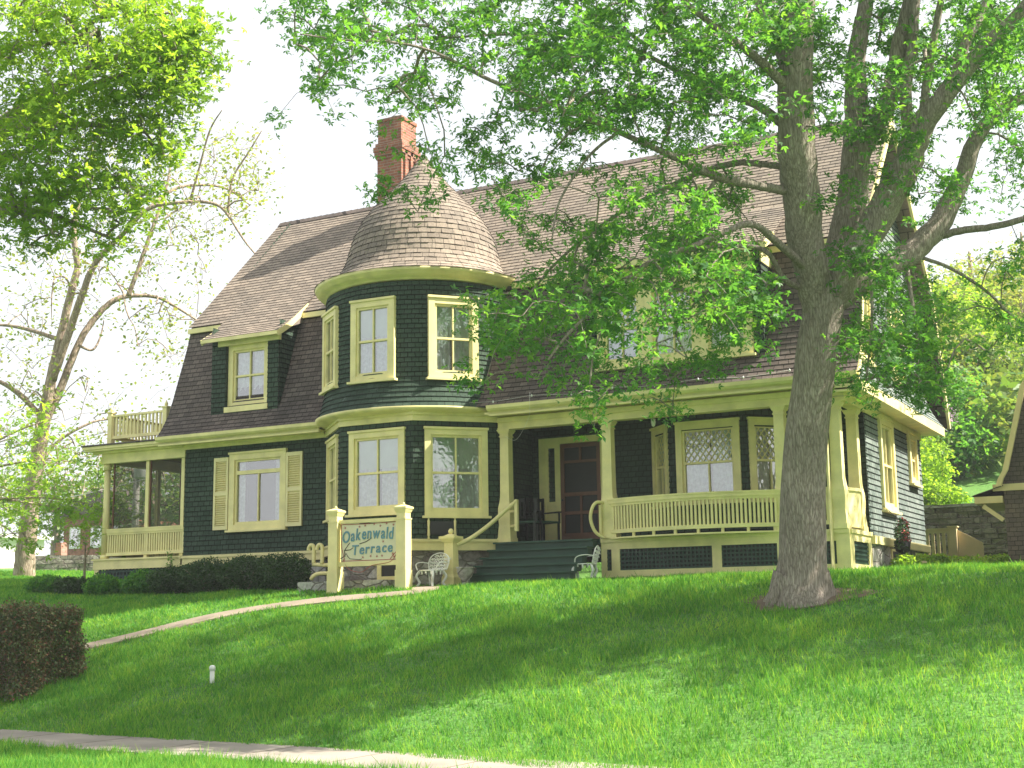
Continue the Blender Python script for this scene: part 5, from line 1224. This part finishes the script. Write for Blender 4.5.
mb = MB(); zs = [4.42, 4.6, 4.8, 5.3, 6.8, 8.6]
for a, b in zip(zs[:-1], zs[1:]):
    for s in (1, -1):
        X = lambda z: prof2(z)-.06 if s > 0 else -4.92-(prof2(z)-.06)
        mb.face([(X(a), gy-.3, a), (X(a), 40, a), (X(b), 40, b), (X(b), gy-.3, b)], [(0, a*7), (45, a*7), (45, b*7), (0, b*7)])
mb.build('roof', M_roofL, GA)
mb = MB()
for a, b in zip(zs[:-1], zs[1:]):
    for s in (1, -1):
        X = lambda z: prof2(z)-.055 if s > 0 else -4.92-(prof2(z)-.055)
        mb.face([(X(a), gy-.32, a), (X(a)+s*.13, gy-.32, a+.02), (X(b)+s*.13, gy-.32, b+.02), (X(b), gy-.32, b)]); mb.face([(X(a), gy-.32, a), (X(b), gy-.32, b), (X(b), gy-.2, b), (X(a), gy-.2, a)])
        mb.face([(X(a)+s*.13, gy-.32, a+.02), (X(b)+s*.13, gy-.32, b+.02), (X(b)+s*.13, gy-.2, b+.02), (X(a)+s*.13, gy-.2, a+.02)])
mb.box(-4.95, -.1, gy-.10, gy-.02, 4.34, 4.50)
M_tan = paint('tan_trim', (.66, .52, .30), var=.1)
mb.build('bargeboard', M_tan, GA)
mb = MB(); mb.box(-5.38, -4.74, gy-.15, 37, 4.06, 4.22); mb.bar((-5.2, gy-.05, 4.0), (-4.76, gy-.05, 3.65), .10, .10)
mb.build('side_canopy', M_tan, GA)
mb = MB(); mb.face([(-5.43, gy-.2, 4.235), (-4.7, gy-.2, 4.46), (-4.7, 37, 4.46), (-5.43, 37, 4.235)]); mb.face([(-5.43, gy-.2, 4.225), (-4.7, gy-.2, 4.45), (-4.7, gy-.2, 4.47), (-5.43, gy-.2, 4.245)]); mb.build('canopy_roof', M_roofL, GA)
GA.scale = (.853, .853, .853); GA.location = (-2.13, 30.7, 2.54)
# stone retaining wall
T = thing('stone_wall', (-6, 36, 2.9), 'dark rough stone retaining wall behind the house and fence', 'wall'); mb = MB()
z = 2.6; row = 0
while z < 4.15:
    hh = rnd.uniform(.10, .17); x = -9.5+rnd.uniform(0, .3)
    while x < -4.5:
        w_ = rnd.uniform(.22, .6); o = rnd.uniform(-.04, .05); mb.box(x+.008, x+w_-.008, 35.9-o, 36.35, z+.006, z+hh-.006); x += w_
    z += hh
mb.build('masonry', stone('field_stone', (.14, .11, .10), (.27, .23, .20), 5), T)
mb = MB(); mb.box(-9.6, -4.5, 35.82, 36.4, z, z+.07); mb.build('coping', M_found, T)
# low dark stuff on the wall
T = thing('wooden_fence', (-6.2, 34, 2.6), 'short tan slatted fence with a corner post beside the house', 'fence')
mb = MB(); gzr = 2.75
for k in range(9): mb.box(-7.0+k*.125, -6.93+k*.125, 33.5, 33.53, gzr+.1, 3.40)
mb.box(-7.1, -5.86, 33.47, 33.5, 3.38, 3.46); mb.box(-7.1, -5.86, 33.44, 33.56, 3.46, 3.49); mb.box(-7.1, -5.86, 33.47, 33.5, gzr-.02, gzr+.12); mb.build('slat_panel', M_tan, T)
mb = MB(); sqp(mb, -5.86, 33.5, .09, .09, 2.5, 3.50); sqp(mb, -5.86, 33.5, .12, .12, 3.50, 3.53); mb.build('post', M_tan, T)
mb = MB(); mb.prism([(33.42, 2.78), (33.42, 3.42), (33.45, 3.42), (33.45, 2.78)], -5.9, -5.8, axis='x')
mb.prism([(-5.78, 2.62), (-5.78, 3.45), (-5.2, 3.12), (-5.2, 2.62)], 33.52, 33.56)
mb.build('sloped_panel', M_tan, T)
# wreath of red flowers on the right wall
wp = np.array((-5.85, 27.75, 3.05)); T = thing('flower_basket', wp, 'dark hanging basket with red flowers against the right wall', 'flower basket')
P = ellip(wp, (.13, .32, .36), 700, .4); leafmesh('foliage', M_yew, P, .07, 'simple', T); P = ellip(wp+np.array((.05, .02, .03)), (.14, .22, .32), 90, .7)
leafmesh('blossom', leafmat('red_flower', [(.45, .03, .04), (.55, .08, .07)], .2, (1, 1, 1)), P, .075, 'twin', T)
mb = MB(); mb.lathe((wp[0], wp[1]), [(.05, wp[2]-.38), (.14, wp[2]-.3), (.17, wp[2]-.12)], 12); mb.build('basket', M_black, T); mb = MB(); mb.tube([(wp[0], wp[1], wp[2]+.3), (XR+.03, wp[1], wp[2]+.62)], .008, 5); mb.build('hanger', M_black, T)
# plants by the right wall
rlab = ['small leafy plant at the base of the right wall by the porch corner', 'small leafy plant under the first cellar window', 'small leafy plant near the back corner of the house']
for i, (x, y) in enumerate(((-5.75, 27.4), (-5.7, 28.9), (-5.7, 30.6))): shrub('wall_plant', rlab[i], (x, y), (.28, .35, .16), 500, M_leaf2, .07, 'plants along the right wall', cat='plant', kind='twin', stemr=.008)
mb = MB(); mb.box(-6.05, -5.6, 27.9, 28.5, 2.1, 2.52); mb.box(-6.1, -5.55, 27.85, 28.55, 2.52, 2.56); tag(mb.build('utility_box', M_tan), 'tan utility box on the ground against the right wall', 'box')
shrub('round_shrub', 'rounded yellow-green shrub between the house and the stone wall', (-8.2, 39.0), (1.5, 1.2, 1.25), 9000, M_leaf2, .11, cat='shrub')
shrub('round_shrub', 'lower yellow-green shrub spilling over the stone wall', (-6.9, 37.2), (.8, .6, .42), 3000, M_leaf2, .10, cat='shrub')
T = shrub('lilac_bush', 'lilac bush with pale pink blossom behind the house', (-10.0, 44.0), (2.4, 1.6, 2.2), 12000, M_leafw, .14, cat='shrub')
bz = gzf(-10, 44); leafmesh('blossom', M_lilac, clumpleaves(ellip((-9.6, 43.6, bz+3.0), (2.5, 1.4, 1.1), 90, .75), 22, .12), .09, 'twin', T)
P = np.stack([rng.uniform(-7.5, -2.0, 9000), rng.uniform(31.2, 33.2, 9000)], 1); P = P[(np.sin(P[:, 0]*5)+np.cos(P[:, 1]*7)+rng.normal(size=len(P))*.5) > -.4]
P3 = np.c_[P, gz(P[:, 0], P[:, 1])+rng.uniform(.02, .22, len(P))]
tag(leafmesh('ground_cover', M_leaf2, P3, .075, 'simple'), 'leafy ground cover in front of the fence and garage', 'plants', kind='stuff')
# the wood on the hill
wl = ['tall yellow-green woodland tree right behind the gable', 'budding olive woodland tree above the outbuilding roof', 'bushy light green tree on the slope left of the outbuilding', 'reddish budding tree high on the hill at the right edge', 'dark green understorey tree behind the lilac', 'pale woodland tree showing over the house ridge end', 'dense green tree behind the outbuilding', 'fresh green woodland tree between the gable and the outbuilding']
spec = [(905, 52, 250, 60, 150, M_leafy), (985, 58, 235, 60, 150, M_leafy), (975, 53, 330, 55, 80, M_leafw), (1040, 64, 220, 60, 140, M_leafy), (925, 48, 370, 50, 55, M_leaf), (870, 62, 290, 50, 120, M_leafy), (1035, 54, 320, 50, 80, M_leaf2), (950, 55, 270, 55, 90, M_leaf2)]
for i, (x, d, yt, rx, ry, m) in enumerate(spec):
    s = d/FPX; b_ = pt(x, 470, d); gq = gzf(b_[0], b_[1]); ct = pt(x, yt+ry*.8, d); Hq = ct[2]+ry*s-gq
    tree('woodland_tree', wl[i], (b_[0], b_[1]), Hq, .28, [((ct[0], ct[1], ct[2]), (rx*s, rx*s, ry*.75*s), 3), ((ct[0]-rx*.5*s, ct[1]-.5, ct[2]-ry*.45*s), (rx*.7*s, rx*.7*s, ry*.45*s), 1.6), ((ct[0]+rx*.5*s, ct[1]-.5, ct[2]-ry*.6*s), (rx*.7*s, rx*.7*s, ry*.45*s), 1.6)], 640, m, .18, 21, .38, group='trees on the wooded hill', kind='twin', r0=.012)
P2_ = np.concatenate([np.stack([rng.uniform(-40, 40, 26000), rng.uniform(44, 110, 26000)], 1), np.stack([rng.uniform(-14, 4, 9000), rng.uniform(45, 58, 9000)], 1)])
ylim = G(975, 481)[1]; P2_ = P2_[~((P2_[:, 1] < ylim) & (P2_[:, 0] > -9))]
P3 = np.c_[P2_, gz(P2_[:, 0], P2_[:, 1])+rng.uniform(0, 1, len(P2_))**.8*(2.2+1.4*np.sin(P2_[:, 0]*.6)*np.cos(P2_[:, 1]*.5))]
tag(leafmesh('woodland_undergrowth', M_leafw, P3, .42, 'twin'), 'mass of undergrowth covering the hill behind the house', 'undergrowth', kind='stuff')
# trees beyond the right edge of the frame that shade the lawn
tree('shade_tree', 'nearer tree beyond the right edge whose crown shades the lawn', (4.0, 22.4), 12, .3, [((3.2, 22.0, 10.2), (4.0, 3.0, 3.0), 3), ((7.2, 22.5, 11.4), (3.5, 3, 2.6), 2)], 520, M_leaf, .13, 24, .36, kind='maple', r0=.010)
tree('shade_tree', 'farther tree beyond the right edge that dapples the side wall', (3.6, 31.0), 12, .3, [((1.6, 29.0, 10.4), (2.8, 2.8, 2.6), 3), ((4.4, 31.0, 11.5), (3.0, 2.4, 2.4), 2)], 130, M_leaf, .13, 17, .30, kind='maple', r0=.010)

# trees across the street behind the viewpoint, mirrored in the window panes
for i, (x, y, lab) in enumerate(((-14, -16, 'street tree across the road, leftmost of three'), (3, -20, 'street tree across the road, middle of three'), (17, -15, 'street tree across the road, rightmost of three'))):
    tree('street_tree', lab, (x, y), 11, .3, [((x, y, 8.0), (3.6, 3.2, 3.4), 2), ((x+2, y+1, 6.2), (2.6, 2.4, 2.2), 1)], 170, M_leaf, .24, 12, .5, group='trees across the road', kind='twin')
# ------------------------------------------------------------------ far left: wall, brick house, pole
T = thing('rubble_wall', (-38, 38, 3), 'low rubble stone wall along the far edge of the left lawn', 'wall'); mb = MB()
a = pt(30, 571, D2*1.12); b = pt(190, 566, D2*1.12); e_ = (b-a)/np.linalg.norm(b-a); e_[2] = 0; n_ = np.array((e_[1], -e_[0], 0)); z0 = min(a[2], b[2])-.2
for r_ in range(5):
    u = 0
    while u < np.linalg.norm(b-a):
        w_ = rnd.uniform(.2, .5); o = rnd.uniform(-.03, .05); mb.fbox((a[0], a[1], z0), e_, n_, u+.01, u+w_-.01, -.3, o, r_*.14+.006, r_*.14+.134); u += w_
mb.build('masonry', stone('pale_stone', (.24, .21, .18), (.42, .38, .34), 4), T)
BH = pt(98, 535, 75); s = 75/FPX; gq = gzf(BH[0], BH[1])
T = thing('brick_house', (BH[0], BH[1], gq), 'far red brick house with pale windows behind the leaves on the left', 'house')
mb = MB(); w_ = 2.6; mb.box(BH[0]-w_, BH[0]+w_, BH[1], BH[1]+6, gq-.5, BH[2]+1.2); 
mb.build('wall', brickmat('house_brick', (.34, .13, .08), (.28, .10, .06)), T)
mb = MB(); zt = BH[2]+1.2; mb.prism([(BH[0]-w_-.3, zt-.1), (BH[0], zt+1.4), (BH[0]+w_+.3, zt-.1)], BH[1]-.3, BH[1]+6.3); mb.build('roof', M_roofL, T)
for dx in (-1.7, -.1, 1.5):
    mb = MB(); mb.box(BH[0]+dx-.4, BH[0]+dx+.4, BH[1]-.06, BH[1]-.01, BH[2]-.7, BH[2]+.5); f_ = mb.build('window', M_white, T)
    mb = MB(); mb.box(BH[0]+dx-.3, BH[0]+dx+.3, BH[1]-.08, BH[1]-.061, BH[2]-.6, BH[2]+.4); mb.build('pane', M_glass, f_)
q = pt(134, 560, 52); T = thing('utility_pole', (q[0], q[1], gzf(q[0], q[1])), 'wooden utility pole with a grey transformer seen through the porch screens', 'utility pole')
mb = MB(); zt = pt(134, 415, 52)[2]; mb.tube([(q[0], q[1], gzf(q[0], q[1])-.2), (q[0], q[1], zt)], [.15, .11], 10); mb.build('pole', M_found, T)
mb = MB(); zt = pt(137, 478, 52)[2]; mb.lathe((q[0]+.3, q[1]-.1), [(.2, zt), (.24, zt+.05), (.24, zt+.95), (.2, zt+1.0), (0, zt+1.05)], 14); mb.build('transformer', M_metal, T)
q = G(61, 556); T = tag(None, None, None) if False else None
mb = MB(); q = pt(61, 557, D2*1.2); sqp(mb, q[0], q[1], .16, .13, q[2]-.3, q[2]+.5); tag(mb.build('brick_pier', brickmat('pier_brick', (.5, .22, .18), (.42, .18, .15)), None), 'small pinkish brick pier behind the rubble wall', 'pier')
# white shed front at the very left edge
q = pt(-2, 575, D2*1.1); q = q+np.array((-1.7, 0, 0)); T = thing('white_shed', (q[0], q[1], q[2]), 'white outbuilding with open porch at the left edge of the lawn', 'shed'); mb = MB()
mb.box(q[0]-2.4, q[0]+.5, q[1]+.8, q[1]+3, q[2]-.5, q[2]+1.3); mb.build('wall', M_white, T)
mb = MB(); mb.box(q[0]-2.6, q[0]+.75, q[1]-.2, q[1]+3.2, q[2]+1.3, q[2]+1.42); mb.build('roof', M_white, T)
for dx in (-1.2, -.3, .6):
    mb = MB(); mb.box(q[0]+dx-.05, q[0]+dx+.05, q[1]-.1, q[1], q[2]-.3, q[2]+1.3); mb.build('post', M_white, T)
mb = MB(); mb.bar((q[0]-.2, q[1]-.15, q[2]+.7), (q[0]+.75, q[1]-.15, q[2]-.1), .05, .06); mb.build('brace', M_metal, T)
# overhead wire and string of small lights on the eave
mb = MB(); a = pt(-30, 445, 44); b = pt(160, 418, 44); mb.tube(smoothline([a, (a+b)/2+np.array((0, 0, -.3)), b], 6), .015, 5)
a = pt(-20, 506, 44); b = pt(150, 478, 44); mb.tube(smoothline([a, (a+b)/2+np.array((0, 0, -.2)), b], 6), .015, 5)
tag(mb.build('overhead_wires', M_metal), 'thin overhead wires crossing behind the left trees', 'wires')
mb = MB(); P = [(-14.2+.9*k, 24.36, 6.02-.05*(k % 2)) for k in range(9)]
mb.tube(smoothline(P, 4), .0025, 4)
for k, p in enumerate(P): mb.lathe((p[0], p[1]), [(0, p[2]-.03), (.016, p[2]-.02), (.018, p[2]), (.008, p[2]+.02), (0, p[2]+.03)], 8)
mb.tube(smoothline([(-12.45, 24.38, 6.1), (-12.45, 24.36, 5.85), (-12.6, 24.6, 5.6), (-13.0, 24.8, 5.2), (-13.3, 24.88, 5.3)], 5), .003, 5)
tag(mb.build('light_string', M_white), 'string of tiny white bulbs along the porch gutter', 'string lights')

# ------------------------------------------------------------------ grass
def inv(P):
    d = P-CC; z = d@CF; return 512+FPX*(d@CR)/z, 384-FPX*(d@CU)/z, z
n = 1250000
X = rng.uniform(-34, 4, n); Y = 9.5+rng.uniform(0, 1, n)**1.35*26
v = vdist(X, Y); Z = gz(X, Y); P = np.stack([X, Y, Z], 1); sx, sy, dz = inv(P)
keep = (sx > -60) & (sx < 1090) & (sy < 800) & ((v > -.10+.07*np.sin(X*6.3)*np.sin(X*2.1)-np.clip((X+10)*.16, 0, .9)) | (v < -1.42+.05*np.sin(X*8))) & ~((X > XL-.1) & (X < XR+.15) & (Y > 24.9)) & ~((X > -24.9) & (X < XL) & (Y > 24.95))
keep &= ~((X > -18) & (X < -13.5) & (Y > 23.5)) & ~((X > -13.55) & (X < -11.2) & (Y > 23.65)) & ~((X > -17.3) & (X < -14.9) & (Y > 22.9))
keep &= ~((np.hypot((X-tb[0])/1.0, (Y-tb[1])/.7) < .75+.2*np.sin(X*9)))
dpa = np.full(n, 9.0)
for a, b in zip(PA[:-1], PA[1:]):
    ab = b-a; t = np.clip(((X-a[0])*ab[0]+(Y-a[1])*ab[1])/(ab@ab+1e-9), 0, 1); dpa = np.minimum(dpa, np.hypot(X-a[0]-t*ab[0], Y-a[1]-t*ab[1]))
keep &= dpa > .22+.04*np.sin(X*7)+.03*np.sin(X*19+Y*11)
lush = .5+.5*np.sin(X*1.3+1.2*np.sin(Y*.9))*np.cos(Y*1.7+X*.4); lush2 = .5+.5*np.sin(X*5.1+2*np.sin(Y*3.3))*np.cos(Y*6.3+X*2.2)
keep &= rng.uniform(0, 1, n) < .45+.35*lush+.25*lush2
X, Y, Z, v, dz, lush, lush2 = [a[keep] for a in (X, Y, Z, v, dz, lush, lush2)]; n = len(X); print('blades', n)
hgt = (.045+.05*lush+.07*lush2*rng.uniform(.3, 1, n))*np.where(dz > 24, .75, 1)*rng.uniform(.5, 1.35, n); hgt *= np.where(rng.uniform(0, 1, n) > .985, 1.7, 1)
wd = .0062*np.clip(dz/15, .8, 2.2)*rng.uniform(.7, 1.4, n); a = rng.uniform(0, 2*math.pi, n); la = rng.uniform(0, 2*math.pi, n); ln = hgt*rng.uniform(.1, .9, n)
B = np.stack([X, Y, Z-.005], 1); e = np.stack([np.cos(a), np.sin(a), 0*a], 1)*wd[:, None]; tip = B+np.stack([np.cos(la)*ln, np.sin(la)*ln, hgt], 1)
V = np.stack([B-e, B+e, tip], 1).reshape(-1, 3); F = np.arange(3*n).reshape(-1, 3)
tag(rawmesh('grass', V, F, M_grass, loc=(0, 0, 0)), 'shaggy green lawn grass sloping up to the house', 'grass', kind='stuff')

# ------------------------------------------------------------------ air
mb = MB(); mb.box(-220, 60, -12, 135, -1.2, 30)
hm = bpy.data.materials.new('haze_air'); hm.use_nodes = True; hn = hm.node_tree; hn.nodes.remove(hn.nodes['Principled BSDF'])
pv = hn.nodes.new('ShaderNodeVolumePrincipled'); pv.inputs['Color'].default_value = (.92, .96, 1, 1); pv.inputs['Density'].default_value = .0008; pv.inputs['Anisotropy'].default_value = .25
hn.links.new(pv.outputs[0], hn.nodes['Material Output'].inputs['Volume'])
hz = mb.build('haze', hm); bm = bmesh.new(); bm.from_mesh(hz.data); bmesh.ops.remove_doubles(bm, verts=bm.verts, dist=.001); bmesh.ops.recalc_face_normals(bm, faces=bm.faces); bm.to_mesh(hz.data); bm.free()
tag(hz, 'thin bright spring haze in the air', 'haze', kind='stuff')
